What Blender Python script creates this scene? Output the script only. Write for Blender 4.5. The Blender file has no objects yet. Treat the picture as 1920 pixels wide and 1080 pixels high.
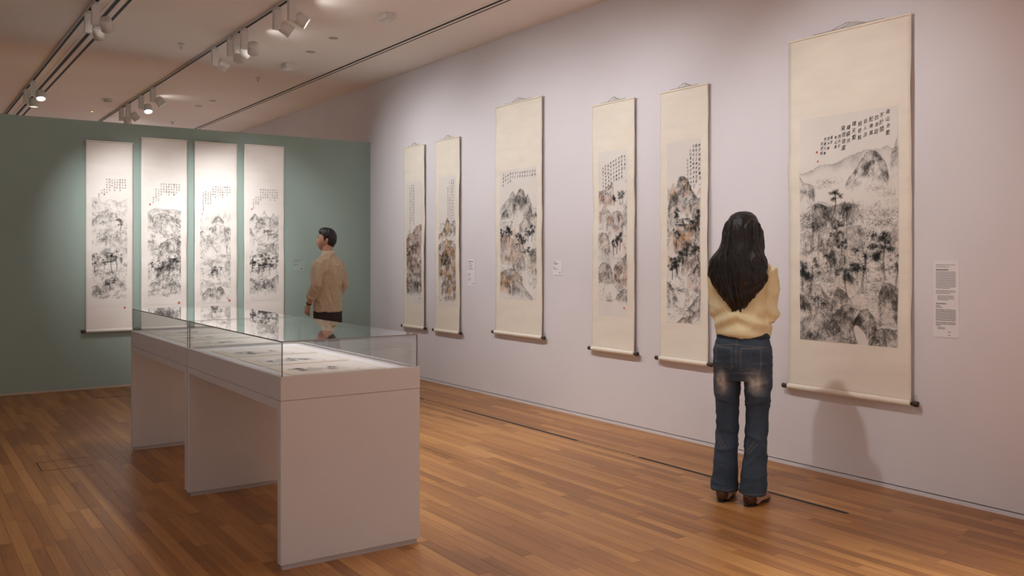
import bpy, bmesh, math, random
import numpy as np
from mathutils import Vector, Matrix, Euler

# ================================================================ camera, world, exposure
sc = bpy.context.scene
COL = sc.collection
YAW = math.radians(34.6)
cam_d = bpy.data.cameras.new('camera'); cam = bpy.data.objects.new('camera', cam_d); COL.objects.link(cam)
cam.location = (0, 0, 1.4); cam.rotation_euler = (math.pi / 2, 0, -YAW)
cam_d.sensor_width = 36; cam_d.lens = 1685 / 1920 * 36
cam_d.shift_y = -60 / 1920; cam_d.clip_start = .05; cam_d.clip_end = 60
sc.camera = cam
w = bpy.data.worlds.new('world'); sc.world = w; w.use_nodes = True
w.node_tree.nodes['Background'].inputs[0].default_value = (1, .93, .86, 1)
w.node_tree.nodes['Background'].inputs[1].default_value = .03
vs = sc.view_settings
vs.view_transform = 'Standard'; vs.look = 'None'; vs.gamma = 1; vs.use_curve_mapping = False; vs.exposure = 0.14
sc.cycles.max_bounces = 7; sc.cycles.diffuse_bounces = 4; sc.cycles.transparent_max_bounces = 16; sc.cycles.glossy_bounces = 3
sc.cycles.caustics_reflective = False; sc.cycles.caustics_refractive = False; sc.cycles.adaptive_threshold = .035

WALL_X, GREEN_Y, CEIL, GREEN_TOP = 4.95, 10.31, 3.55, 2.825
SPOT_POWER = 150.0     # one track lamp
SPOT_COLOR = (1.0, .985, .995)

# ================================================================ helpers
def link(o, parent=None):
    COL.objects.link(o)
    if parent is not None: o.parent = parent
    return o
def tag(o, label=None, cat=None, group=None, kind=None):
    if label: o['label'] = label
    if cat: o['category'] = cat
    if group: o['group'] = group
    if kind: o['kind'] = kind
    return o
def thing(name, label, cat, loc=(0, 0, 0), rz=0., group=None):
    o = link(bpy.data.objects.new(name, None)); o.location = loc; o.rotation_euler = (0, 0, rz)
    o.empty_display_size = .1
    return tag(o, label, cat, group)
def mesh_obj(name, verts, faces, mat, parent=None, smooth=False, colors=None, loc=None):
    me = bpy.data.meshes.new(name)
    me.from_pydata([tuple(v) for v in verts] if not isinstance(verts, np.ndarray) else verts.tolist(), [], faces if not isinstance(faces, np.ndarray) else faces.tolist())
    if mat is not None: me.materials.append(mat)
    if smooth: me.polygons.foreach_set('use_smooth', np.ones(len(me.polygons), bool))
    if colors is not None:
        a = me.color_attributes.new('col', 'FLOAT_COLOR', 'POINT')
        c = np.ones((len(me.vertices), 4), np.float32); c[:, :3] = colors; a.data.foreach_set('color', c.ravel())
    me.update()
    o = link(bpy.data.objects.new(name, me), parent)
    if loc is not None: o.location = loc
    return o
class MB:
    """collects boxes, tubes and lathes into one mesh"""
    def __init__(s): s.v = []; s.f = []
    def add(s, v, f):
        n = len(s.v); s.v += [tuple(p) for p in v]; s.f += [tuple(i + n for i in q) for q in f]; return s
    def box(s, a, b):
        (x0, y0, z0), (x1, y1, z1) = a, b
        v = [(x0, y0, z0), (x1, y0, z0), (x1, y1, z0), (x0, y1, z0), (x0, y0, z1), (x1, y0, z1), (x1, y1, z1), (x0, y1, z1)]
        return s.add(v, [(3, 2, 1, 0), (4, 5, 6, 7), (0, 1, 5, 4), (1, 2, 6, 5), (2, 3, 7, 6), (3, 0, 4, 7)])
    def lathe(s, prof, axis='z', seg=24, at=(0, 0, 0)):
        v, f = [], []
        for r, h in prof:
            for k in range(seg):
                a = 2 * math.pi * k / seg; p = (r * math.cos(a), r * math.sin(a), h)
                if axis == 'x': p = (p[2], p[0], p[1])
                if axis == 'y': p = (p[1], p[2], p[0])
                v.append((p[0] + at[0], p[1] + at[1], p[2] + at[2]))
        for i in range(len(prof) - 1):
            for k in range(seg):
                k2 = (k + 1) % seg; f.append((i * seg + k, i * seg + k2, (i + 1) * seg + k2, (i + 1) * seg + k))
        f.append(tuple(range(seg))[::-1]); f.append(tuple((len(prof) - 1) * seg + k for k in range(seg)))
        return s.add(v, f)
    def tube(s, pts, rad, seg=8):
        v, f = loft(pts, [(r, r) for r in (rad if hasattr(rad, '__len__') else [rad] * len(pts))], seg)
        return s.add(v, f)
    def build(s, name, mat, parent=None, smooth=False, bevel=0., kind=None):
        o = mesh_obj(name, s.v, s.f, mat, parent, smooth)
        if bevel:
            m = o.modifiers.new('bevel', 'BEVEL'); m.width = bevel; m.segments = 2; m.limit_method = 'ANGLE'
        if kind: o['kind'] = kind
        return o
def loft(pts, radii, seg=16, side=(1, 0, 0), cap=True):
    """closed tube through points, elliptical sections (rx along side, ry across)"""
    P = [Vector(p) for p in pts]; v, f = [], []
    S0 = Vector(side)
    for i, p in enumerate(P):
        t = (P[min(i + 1, len(P) - 1)] - P[max(i - 1, 0)]).normalized()
        sx = S0 - t * S0.dot(t)
        if sx.length < 1e-3: sx = Vector((0, 1, 0)) - t * t.y
        sx.normalize(); sy = t.cross(sx)
        for k in range(seg):
            a = 2 * math.pi * k / seg; v.append(p + sx * math.cos(a) * radii[i][0] + sy * math.sin(a) * radii[i][1])
    for i in range(len(P) - 1):
        for k in range(seg):
            k2 = (k + 1) % seg; f.append((i * seg + k, i * seg + k2, (i + 1) * seg + k2, (i + 1) * seg + k))
    if cap:
        f.append(tuple(range(seg))[::-1]); f.append(tuple((len(P) - 1) * seg + k for k in range(seg)))
    return v, f
def grid_faces(nx, nz):
    i = np.arange(nz - 1)[:, None] * nx + np.arange(nx - 1)[None]
    return np.stack([i, i + 1, i + nx + 1, i + nx], -1).reshape(-1, 4)

# ---------------------------------------------------------------- materials
MATS = {}
def mat(name, base=(.8, .8, .8), rough=.6, metal=0., spec=.5, noise=0., nscale=8., bump=0., bscale=60., attr=False, emit=None, estr=0., stretch=(1, 1, 1), sheen=0., detail=2):
    if name in MATS: return MATS[name]
    m = bpy.data.materials.new(name); m.use_nodes = True; nt = m.node_tree; N, L = nt.nodes, nt.links
    b = N['Principled BSDF']; b.inputs['Base Color'].default_value = (*base, 1); b.inputs['Roughness'].default_value = rough
    b.inputs['Metallic'].default_value = metal; b.inputs['Specular IOR Level'].default_value = spec
    if sheen: b.inputs['Sheen Weight'].default_value = sheen
    tc = N.new('ShaderNodeTexCoord'); mp = N.new('ShaderNodeMapping'); L.new(tc.outputs['Object'], mp.inputs[0]); mp.inputs['Scale'].default_value = stretch
    src = None
    if attr:
        at = N.new('ShaderNodeVertexColor'); at.layer_name = 'col'; src = at.outputs[0]; L.new(src, b.inputs['Base Color'])
    if noise:
        nz = N.new('ShaderNodeTexNoise'); nz.inputs['Scale'].default_value = nscale; nz.inputs['Detail'].default_value = detail; L.new(mp.outputs[0], nz.inputs['Vector'])
        mr = N.new('ShaderNodeMapRange'); mr.inputs['From Min'].default_value = .3; mr.inputs['From Max'].default_value = .7
        mr.inputs['To Min'].default_value = 1 - noise; mr.inputs['To Max'].default_value = 1 + noise; L.new(nz.outputs[0], mr.inputs[0])
        mx = N.new('ShaderNodeMix'); mx.data_type = 'RGBA'; mx.blend_type = 'MULTIPLY'; mx.inputs[0].default_value = 1
        if src is not None: L.new(src, mx.inputs[6])
        else: mx.inputs[6].default_value = (*base, 1)
        L.new(mr.outputs[0], mx.inputs[7]); L.new(mx.outputs[2], b.inputs['Base Color'])
    if bump:
        nb = N.new('ShaderNodeTexNoise'); nb.inputs['Scale'].default_value = bscale; nb.inputs['Detail'].default_value = 1; L.new(mp.outputs[0], nb.inputs['Vector'])
        bp = N.new('ShaderNodeBump'); bp.inputs['Strength'].default_value = bump; bp.inputs['Distance'].default_value = .01; L.new(nb.outputs[0], bp.inputs['Height']); L.new(bp.outputs[0], b.inputs['Normal'])
    if emit is not None:
        b.inputs['Emission Color'].default_value = (*emit, 1); b.inputs['Emission Strength'].default_value = estr
    if emit is not None: m.cycles.emission_sampling = 'NONE'
    MATS[name] = m; return m
def glass_mat(name, tint, f0):
    m = bpy.data.materials.new(name); m.use_nodes = True; nt = m.node_tree; N, L = nt.nodes, nt.links
    N.remove(N['Principled BSDF']); out = N['Material Output']
    ge = N.new('ShaderNodeNewGeometry'); dt = N.new('ShaderNodeVectorMath'); dt.operation = 'DOT_PRODUCT'
    L.new(ge.outputs['Incoming'], dt.inputs[0]); L.new(ge.outputs['Normal'], dt.inputs[1])
    def M(op, a, b=None):
        n = N.new('ShaderNodeMath'); n.operation = op
        for i, q in enumerate((a, b)):
            if q is None: continue
            if isinstance(q, (int, float)): n.inputs[i].default_value = q
            else: L.new(q, n.inputs[i])
        return n.outputs[0]
    c = M('ABSOLUTE', dt.outputs['Value']); F = M('ADD', M('MULTIPLY', M('POWER', M('SUBTRACT', 1.0, c), 5.0), 1 - f0), f0)
    tr = N.new('ShaderNodeBsdfTransparent'); tr.inputs[0].default_value = (*tint, 1)
    gl = N.new('ShaderNodeBsdfGlossy'); gl.inputs['Roughness'].default_value = .0; gl.inputs['Color'].default_value = (1, 1, 1, 1)
    mx = N.new('ShaderNodeMixShader'); L.new(F, mx.inputs[0]); L.new(tr.outputs[0], mx.inputs[1]); L.new(gl.outputs[0], mx.inputs[2]); L.new(mx.outputs[0], out.inputs[0])
    return m
def wood_floor(name, per_object):
    m = bpy.data.materials.new(name); m.use_nodes = True; nt = m.node_tree; N, L = nt.nodes, nt.links
    b = N['Principled BSDF']
    if per_object: tone = N.new('ShaderNodeObjectInfo').outputs['Random']
    else:
        a = N.new('ShaderNodeVertexColor'); a.layer_name = 'col'; sp = N.new('ShaderNodeSeparateColor'); L.new(a.outputs[0], sp.inputs[0]); tone = sp.outputs[0]
    ge = N.new('ShaderNodeNewGeometry'); cm = N.new('ShaderNodeCombineXYZ')
    ml = N.new('ShaderNodeMath'); ml.operation = 'MULTIPLY'; ml.inputs[1].default_value = 90; L.new(tone, ml.inputs[0]); L.new(ml.outputs[0], cm.inputs[1]); L.new(ml.outputs[0], cm.inputs[2])
    ad = N.new('ShaderNodeVectorMath'); L.new(ge.outputs['Position'], ad.inputs[0]); L.new(cm.outputs[0], ad.inputs[1])
    mp = N.new('ShaderNodeMapping'); mp.inputs['Scale'].default_value = (38, 1.6, 1); L.new(ad.outputs[0], mp.inputs[0])
    nz = N.new('ShaderNodeTexNoise'); nz.inputs['Scale'].default_value = 1.; nz.inputs['Detail'].default_value = 2.5; nz.inputs['Distortion'].default_value = .6; L.new(mp.outputs[0], nz.inputs['Vector'])
    mp2 = N.new('ShaderNodeMapping'); mp2.inputs['Scale'].default_value = (260, 9, 1); L.new(ad.outputs[0], mp2.inputs[0])
    nf = N.new('ShaderNodeTexNoise'); nf.inputs['Scale'].default_value = 1.; nf.inputs['Detail'].default_value = 0; L.new(mp2.outputs[0], nf.inputs['Vector'])
    def M(op, a, b_):
        n = N.new('ShaderNodeMath'); n.operation = op
        for i, q in enumerate((a, b_)):
            if isinstance(q, (int, float)): n.inputs[i].default_value = q
            else: L.new(q, n.inputs[i])
        return n.outputs[0]
    val = M('ADD', M('MULTIPLY', tone, .54), M('ADD', M('MULTIPLY', M('SUBTRACT', nz.outputs[0], .5), .75), M('MULTIPLY', M('SUBTRACT', nf.outputs[0], .5), .28)))
    val = M('ADD', val, .20)
    rp = N.new('ShaderNodeValToRGB'); L.new(val, rp.inputs[0]); e = rp.color_ramp.elements
    e[0].position = 0.0; e[0].color = (.205, .080, .024, 1); e[1].position = 1.; e[1].color = (.60, .305, .10, 1)
    q = rp.color_ramp.elements.new(.45); q.color = (.385, .170, .052, 1)
    L.new(rp.outputs[0], b.inputs['Base Color']); b.inputs['Specular IOR Level'].default_value = .45
    mr = N.new('ShaderNodeMapRange'); mr.inputs['To Min'].default_value = .30; mr.inputs['To Max'].default_value = .46; L.new(nz.outputs[0], mr.inputs[0]); L.new(mr.outputs[0], b.inputs['Roughness'])
    bp = N.new('ShaderNodeBump'); bp.inputs['Strength'].default_value = .08; bp.inputs['Distance'].default_value = .002; L.new(nf.outputs[0], bp.inputs['Height']); L.new(bp.outputs[0], b.inputs['Normal'])
    return m
M_WALL = mat('wall_paint', (.785, .765, .795), .75, noise=.012, nscale=2., detail=0)
M_GREEN = mat('sage_paint', (.325, .425, .375), .7, noise=.02, nscale=2., detail=0)
M_CEIL = mat('ceiling_paint', (.92, .845, .78), .8, noise=.015, nscale=1.2, detail=0)
M_DARK = mat('black_gap', (.012, .011, .010), .7)
M_CASE = mat('case_paint', (.64, .615, .59), .55, noise=.012, nscale=3., detail=0)
M_LINING = mat('case_lining', (.80, .785, .785), .8)
M_LAMP = mat('lamp_white', (.70, .675, .64), .45)
M_LENS = mat('lamp_lens', (1, 1, 1), .4, emit=(1, .97, .93), estr=14.)
M_SILK_R = mat('cream_silk', (.86, .80, .69), .75, noise=.035, nscale=3.5, bump=.035, bscale=22, stretch=(1, 1, 3))
M_SILK_G = mat('ivory_silk', (.84, .795, .735), .75, noise=.03, nscale=3.5, bump=.035, bscale=22, stretch=(1, 1, 3))
M_PAINT = mat('ink_painting', rough=.8, attr=True, spec=.2)
M_INK = mat('brush_ink', (.03, .028, .026), .8)
M_SEAL = mat('vermilion_seal', (.62, .13, .085), .8)
M_ROD = mat('scroll_rod', (.36, .27, .17), .6, noise=.15, nscale=20)
M_KNOB = mat('rosewood_knob', (.045, .026, .018), .32, noise=.3, nscale=30)
M_CORD = mat('cord', (.42, .36, .27), .8)
M_STEEL = mat('steel', (.55, .55, .55), .35, metal=1.)
M_ACRYL = glass_mat('acrylic', (.97, .975, .97), .06)
M_GLASS = glass_mat('vitrine_glass', (.99, .993, .99), .042)
M_GEDGE = mat('glass_edge', (.30, .31, .30), .2, spec=.7)
M_PLATE = mat('caption_plate', (.86, .85, .87), .5)
M_PLATE_G = mat('caption_plate_sage', (.36, .455, .405), .5)
M_PRINT = mat('caption_print', (.14, .135, .13), .8)

# ================================================================ the room
def slab(name, a, b, m, parent=None):
    o = MB().box(a, b).build(name, m, parent)
    if parent is None: o['kind'] = 'structure'
    return o
X0, X1, Y0, Y1 = -4.6, WALL_X, -3.6, 17.5
floor = slab('floor', (X0 - .2, Y0 - .2, -.12), (X1 + .2, Y1 + .2, -.014), mat('subfloor', (.03, .02, .015), .9))
slab('ceiling', (X0 - .2, Y0 - .2, CEIL), (X1 + .2, Y1 + .2, CEIL + .2), M_CEIL)
slab('wall_right', (X1, Y0 - .2, .028), (X1 + .2, Y1 + .2, CEIL), M_WALL)
slab('trim_1', (X1 + .02, Y0, .0), (X1 + .2, Y1, .028), M_DARK)
slab('baseboard_right', (X1 - .004, Y0, -.014), (X1 + .02, Y1, .021), M_WALL)
slab('wall_left', (X0 - .2, Y0 - .2, -.014), (X0, Y1 + .2, CEIL), M_WALL)
slab('wall_back', (X0, Y1, -.014), (X1, Y1 + .2, CEIL), M_WALL)
slab('wall_front', (X0, Y0 - .2, -.014), (X1, Y0, CEIL), M_WALL)
slab('wall_partition', (-3.2, GREEN_Y, -.014), (X1, GREEN_Y + .24, GREEN_TOP), M_GREEN)
slab('baseboard_back', (-3.2, GREEN_Y - .006, -.014), (X1 - .006, GREEN_Y, .018), mat('skirting_strip', (.55, .46, .38), .6))

# ---- floor of narrow wooden planks
rng = random.Random(7)
PW = .0605; planks = []
x = X0
while x < X1 - .001:
    y = Y0 - rng.random() * .9
    while y < Y1:
        ln = rng.choice((.42, .55, .68, .8, .95, 1.1)); a, b = max(y, Y0), min(y + ln, Y1)
        if b - a > .03: planks.append((x, min(x + PW, X1), a, b, rng.random()))
        y += ln
    x += PW
def frame_px(x, y):
    d = x * math.sin(YAW) + y * math.cos(YAW); r = x * math.cos(YAW) - y * math.sin(YAW)
    return (960 + 1685 * r / d, 480 + 1685 * 1.4 / d, d) if d > .5 else (-1, -1, 99)
def hidden(x, y):
    return 1.42 < x < 2.12 and 3.86 < y < 6.9
scored = []
for k, (xa, xb, a, b, t) in enumerate(planks):
    best = 0
    for q in (.05, .25, .5, .75, .95):
        u, v, d = frame_px((xa + xb) / 2, a + (b - a) * q)
        if 0 <= u <= 1920 and 0 <= v <= 1080: best += (b - a) / d ** 3
    if best: scored.append((best, k))
near = {k for _, k in sorted(scored, reverse=True)[:300]}
M_PLANK = wood_floor('wood_plank', True); M_PLANKS = wood_floor('wood_planks_far', False)
G = .0005
ub = MB().box((0, 0, -.0135), (1, 1, 0)); unit = bpy.data.meshes.new('floor_plank'); unit.from_pydata(ub.v, [], ub.f); unit.materials.append(M_PLANK)
fv, ff, fc = [], [], []
for k, (xa, xb, a, b, t) in enumerate(planks):
    dz = (t * 7 % 1) * .0006 - .0006
    if k in near:
        o = link(bpy.data.objects.new('floor_plank', unit), floor); o.location = (xa + G, a + G, dz); o.scale = (xb - xa - 2 * G, b - a - 2 * G, 1)
    else:
        n = len(fv); p, q, r, s_ = xa + G, xb - G, a + G, b - G
        for zz in (-.0135, dz): fv += [(p, r, zz), (q, r, zz), (q, s_, zz), (p, s_, zz)]
        ff += [(n + 4, n + 5, n + 6, n + 7), (n, n + 1, n + 5, n + 4), (n + 1, n + 2, n + 6, n + 5), (n + 2, n + 3, n + 7, n + 6), (n + 3, n, n + 4, n + 7)]
        fc += [(t, t, t)] * 8
tag(mesh_obj('floor_planks', fv, ff, M_PLANKS, floor, colors=np.array(fc)), kind='stuff')
# floor warning lines: black tape with lettering between the stretches
def floor_strip(name, a, b, m, parent=None): MB().box(a, b).build(name, m, parent or floor)
M_TAPE = mat('black_tape', (.016, .014, .013), .6)
warn = thing('floor_warning_line', 'black warning line with lettering along the floor before the white wall', 'floor tape', (4.278, 2.985, 0), group='floor warning lines')
for y0, y1 in ((7.715, 10.0), (5.325, 6.995), (2.985, 4.65)): floor_strip('tape', (-.015, y0 - 2.985, .0001), (.015, y1 - 2.985, .0008), M_TAPE, warn)
warn2 = thing('floor_warning_line', 'thin black warning line on the floor before the green wall', 'floor tape', (1.65, 9.596, 0), group='floor warning lines')
floor_strip('tape', (0, -.011, .0001), (2.2, .011, .0008), M_TAPE, warn2)
# floor box lid: thin dark joints round a square of planks
for a, b in (((.80, 6.545, -.01), (.806, 6.83, .0006)), ((.80, 6.545, -.01), (1.11, 6.549, .0006)), ((.80, 6.83, -.01), (1.12, 6.833, .0006))):
    floor_strip('lid_joint', a, b, M_DARK)

# ---- ceiling: air slots, tracks, small fittings
def diffuser(x, label, gap, wd):
    t = thing('slot_diffuser', label, 'air diffuser', (x, 0, CEIL), group='slot diffusers in the ceiling')
    MB().box((-gap / 2 - wd - .03, 1., -.004), (gap / 2 + wd + .03, Y1, .0)).build('flange', M_CEIL, t)
    for s in (-1, 1):
        c = s * (gap / 2 + wd / 2); MB().box((c - wd / 2, 1., -.006), (c + wd / 2, Y1, -.0035)).build('slot', M_DARK, t)
    MB().box((-gap / 2, 1., -.009), (gap / 2, Y1, -.0035)).build('blade', M_CEIL, t)
diffuser(4.232, 'thin double black slot diffuser in the ceiling nearest the white wall', .026, .024)
diffuser(1.60, 'wide double black slot diffuser in the ceiling beside the left lighting track', .05, .032)
M_TRACK = mat('track_white', (.62, .59, .55), .5)
def track(x, label):
    t = thing('lighting_track', label, 'lighting track', (x, 0, CEIL), group='ceiling lighting tracks')
    MB().box((-.019, .6, -.020), (-.013, Y1, 0)).box((.013, .6, -.020), (.019, Y1, 0)).build('rail', M_TRACK, t)
    MB().box((-.013, .6, -.0185), (.013, Y1, 0)).build('channel', M_DARK, t)
    return t
track(1.41, 'long white lighting track with black channel at the left of the ceiling')
track(2.72, 'long white lighting track with black channel over the middle of the room')
track(-2.3, 'added unseen white lighting track for fill lamps, left of the frame')  # extra track out of view, added to carry fill lamps
def fitting(kind, x, y, label, cat):
    t = thing(kind, label, cat, (x, y, CEIL))
    if kind == 'ceiling_disc': 
        MB().lathe([(.05, 0), (.05, -.004), (.045, -.008), (.0, -.008)]).build('cover', mat('disc_cover', (.42, .38, .34), .5), t)
        MB().lathe([(.058, 0), (.058, -.003), (.05, -.004)]).build('rim', M_CEIL, t)
    elif kind == 'smoke_detector':
        MB().lathe([(.06, 0), (.06, -.012), (.048, -.03), (.03, -.045), (0, -.047)]).build('body', M_LAMP, t, smooth=True)
        MB().lathe([(.049, -.024), (.05, -.028), (.046, -.032)]).build('vent', M_DARK, t)
    elif kind == 'sprinkler':
        MB().lathe([(.035, 0), (.035, -.005), (.012, -.008), (.012, -.03), (.022, -.034), (.022, -.037), (0, -.037)]).build('head', M_LAMP, t)
        MB().lathe([(.006, -.03), (.006, -.05), (.016, -.052), (0, -.053)]).build('deflector', M_STEEL, t)
    elif kind == 'exit_box':
        MB().box((-.05, -.08, -.05), (.05, .08, 0)).build('body', M_LAMP, t, bevel=.004)
        MB().box((-.02, -.05, -.056), (.02, .05, -.05)).build('window', mat('box_window', (.8, .8, .78), .3), t)
    elif kind == 'pilot_light':
        MB().lathe([(.04, 0), (.04, -.004), (.02, -.008), (0, -.008)]).build('plate', M_LAMP, t)
        MB().lathe([(.012, -.008), (.012, -.012), (0, -.014)]).build('bulb', mat('amber', (.9, .6, .1), .4, emit=(1, .65, .12), estr=2.), t)
for a in (('smoke_detector', 2.44, 13.3, 'round dark-vented smoke detector on the ceiling left of the middle track', 'smoke detector'),
          ('pilot_light', 2.44, 14.5, 'small amber pilot light on the ceiling above the green wall', 'indicator light'),
          ('sprinkler', 2.41, 9.4, 'small sprinkler head hanging between the two lighting tracks', 'sprinkler'),
          ('sprinkler', 3.69, 14.9, 'farthest white sprinkler head, just above the green wall edge', 'sprinkler'),
          ('ceiling_disc', 3.615, 13.13, 'farthest flat round cover in the ceiling right of the middle track', 'ceiling cover'),
          ('ceiling_disc', 3.65, 12.57, 'second-farthest flat round cover in the ceiling right of the middle track', 'ceiling cover'),
          ('sprinkler', 3.63, 10.65, 'small sprinkler head midway along the ceiling, near the double slot', 'sprinkler'),
          ('exit_box', 3.65, 9.72, 'smaller white ceiling box in the row of round covers', 'ceiling box'),
          ('ceiling_disc', 3.624, 8.98, 'second-nearest flat round cover in the ceiling right of the middle track', 'ceiling cover'),
          ('ceiling_disc', 3.576, 8.28, 'nearest flat round cover in the ceiling, close to the white box', 'ceiling cover'),
          ('exit_box', 3.63, 7.22, 'larger white box fixed to the ceiling near the double slot', 'ceiling box')):
    fitting(*a)

# ---- track spotlights
def unit_meshes():
    d = {}
    def keep(n, mb, m, smooth=False):
        me = bpy.data.meshes.new(n); me.from_pydata(mb.v, [], mb.f); me.materials.append(m); d[n] = me
        if smooth:
            for p in me.polygons: p.use_smooth = len(p.vertices) == 4
    keep('adapter', MB().box((-.017, -.055, -.040), (.017, .055, -.022)), M_LAMP)
    keep('driver_box', MB().box((-.030, -.026, -.205), (.030, .026, -.040)), M_LAMP)
    keep('arm', MB().lathe([(.012, 0), (.012, .05)], 'x', 12), M_LAMP)
    keep('head', MB().lathe([(.030, .058), (.046, .052), (.052, .040), (.053, -.052), (.0505, -.052), (.048, -.030), (.020, -.028)], 'z', 28), M_LAMP, True)
    keep('lens', MB().lathe([(.047, -.031), (.047, -.036), (.0, -.038)], 'z', 24), M_LENS)
    return d
UM = unit_meshes()
def spotlight(x, y, aim, label, side=1, power=1., size=62., spill=0.):
    t = thing('track_spotlight', label, 'spotlight', (x, y, CEIL), group='white track spotlights')
    link(bpy.data.objects.new('adapter', UM['adapter']), t); link(bpy.data.objects.new('driver_box', UM['driver_box']), t)
    a = link(bpy.data.objects.new('arm', UM['arm']), t); a.location = (.02 * side if side > 0 else -.07, 0, -.185)
    h = link(bpy.data.objects.new('head', UM['head']), t); hp = Vector((.085 * side, 0, -.19)); h.location = hp
    d = (Vector(aim) - (Vector((x, y, CEIL)) + hp)).normalized()
    h.rotation_mode = 'QUATERNION'; h.rotation_quaternion = d.to_track_quat('-Z', 'Y')
    link(bpy.data.objects.new('lens', UM['lens']), h)
    ld = bpy.data.lights.new('lamp', 'SPOT'); ld.energy = SPOT_POWER * power; ld.color = SPOT_COLOR; ld.spot_size = math.radians(size); ld.spot_blend = 1.; ld.shadow_soft_size = .035
    lo = link(bpy.data.objects.new('lamp', ld), h); lo.location = (0, 0, -.058)
    if spill:      # added spot standing in for lamp spill, brightens a ceiling patch
        sd = bpy.data.lights.new('added_spill', 'SPOT'); sd.energy = spill; sd.color = SPOT_COLOR; sd.spot_size = math.radians(110); sd.spot_blend = 1.; sd.shadow_soft_size = .02
        so_ = link(bpy.data.objects.new('added_spill', sd), t); so_.location = hp + Vector((.075, 0, .03)); so_.rotation_mode = 'QUATERNION'; so_.rotation_quaternion = Vector((.45, 0, .16)).to_track_quat('-Z', 'Y')
    return t
T1, T2, T3 = 1.41, 2.72, -2.3
for a in (
    (T1, 8.55, (2.06, 10.3, 1.65), 'white spotlight with head low, second of the near pair on the left track', 1, .85, 46),
    (T1, 8.22, (2.50, 10.3, 1.65), 'white spotlight with head high, nearest the camera on the left track', 1, .85, 46),
    (T1, 12.3, (1.45, 11.0, 0.6), 'spotlight with bright round lens facing the camera on the left track', 1, 1.3, 85),
    (T1, 12.95, (1.40, 12.9, 0), 'farthest spotlight on the left track, glowing downwards', 1, 1.2, 95),
    (T2, 13.85, (3.6, 17.4, 1.4), 'farthest spotlight on the middle track, above the green wall edge', 1, 3.0, 85),
    (T2, 13.4, (4.9, 13.9, 1.0), 'second-farthest spotlight on the middle track, tilted to the right', 1, 1.5, 85),
    (T2, 12.6, (2.75, 11.0, 0.3), 'spotlight with bright round lens facing the camera on the middle track', 1, 1.3, 85, 1.6),
    (T2, 11.95, (4.9, 11.7, .8), 'spotlight just behind the bright round lens on the middle track', 1, .5, 70),
    (T2, 9.3, (4.95, 9.1, 1.92), 'leftmost spotlight of the cluster of four on the middle track', 1, 0.41, 82),
    (T2, 8.78, (3.02, 10.3, 1.65), 'second spotlight of the cluster of four on the middle track', 1, .72, 52),
    (T2, 8.60, (4.95, 8.3, 1.92), 'third spotlight of the cluster of four, with a bright streaked lens', 1, 0.41, 82),
    (T2, 8.37, (3.58, 10.3, 1.65), 'rightmost spotlight of the cluster of four, head upright like a drum', 1, .72, 52, 1.6),
    (T2, 7.5, (4.95, 7.05, 1.92), 'left spotlight of the pair at the top edge of the photo', 1, 0.40, 82),
    (T2, 7.15, (4.95, 6.3, 1.92), 'right spotlight of the pair at the top edge of the photo', 1, 0.26, 82, 1.6),
    (T2, 5.75, (4.95, 5.65, 1.92), 'spotlight out of frame on the middle track, aimed at the pale pink mountain scroll', 1, 0.38, 82),
    (T2, 5.0, (4.95, 4.85, 1.92), 'spotlight out of frame on the middle track, aimed at the dark autumn mountain scroll', 1, 0.34, 76),
    (T2, 3.42, (4.95, 3.45, 1.8), 'spotlight out of frame on the middle track, aimed at the largest scroll', -1, 0.79, 70),
    (T2, 4.3, (1.8, 4.6, .87), 'spotlight out of frame on the middle track, aimed at the near display case', -1, .75, 50),
    (T2, 5.6, (1.8, 6.1, .87), 'spotlight out of frame on the middle track, aimed at the far display case', -1, .75, 50),
    (T2, 5.3, (3.2, 5.1, 0), 'added unseen fill spotlight on the middle track, aimed down at the floor before the case', 1, 1.05, 82),  # this and next two: lamps added to brighten the floor
    (T2, 5.95, (3.3, 6.6, 0), 'added unseen fill spotlight on the middle track, aimed down at the aisle floor', 1, 1.05, 82),
    (T2, 2.6, (2.9, 2.9, 0), 'added unseen fill spotlight on the middle track, aimed down at the floor near the camera', 1, .5, 75),
    (T1, .9, (1.0, 1.2, 0), 'added unseen fill spotlight on the left track, aimed down at the floor beside the camera', -1, 1.4, 60),  # this and next: added for floor bounce onto ceiling and case front
    (T2, .6, (2.6, .8, 0), 'added unseen fill spotlight on the middle track, aimed at the floor right of the camera', 1, 6., 75),
    (T3, -1.6, (X0, -1.6, 1.5), 'added unseen fill spotlight on the far left track, rearmost along the unseen left wall', -1, .8, 90),  # this and next two: added lamps, fill bounced off the left wall
    (T3, .6, (X0, .6, 1.5), 'added unseen fill spotlight on the far left track, level with the camera', -1, .8, 90),
    (T3, 4.4, (X0, 4.4, 2.1), 'added unseen fill spotlight on the far left track, opposite the near case', -1, 4., 72),
    (T3, -1.3, (T3 + .3, Y0, 1.5), 'added unseen fill spotlight behind the camera on the far left track', 1, 2.6, 90),  # last three: added lamps, fill bounced off the wall behind the camera
    (T1, -1.3, (T1 + .3, Y0, 1.5), 'added unseen fill spotlight behind the camera on the left track', 1, 2.6, 90),
    (T2, -1.3, (T2 + .3, Y0, 1.5), 'added unseen fill spotlight behind the camera on the middle track', 1, 2.6, 90),
): spotlight(*a)
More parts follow.
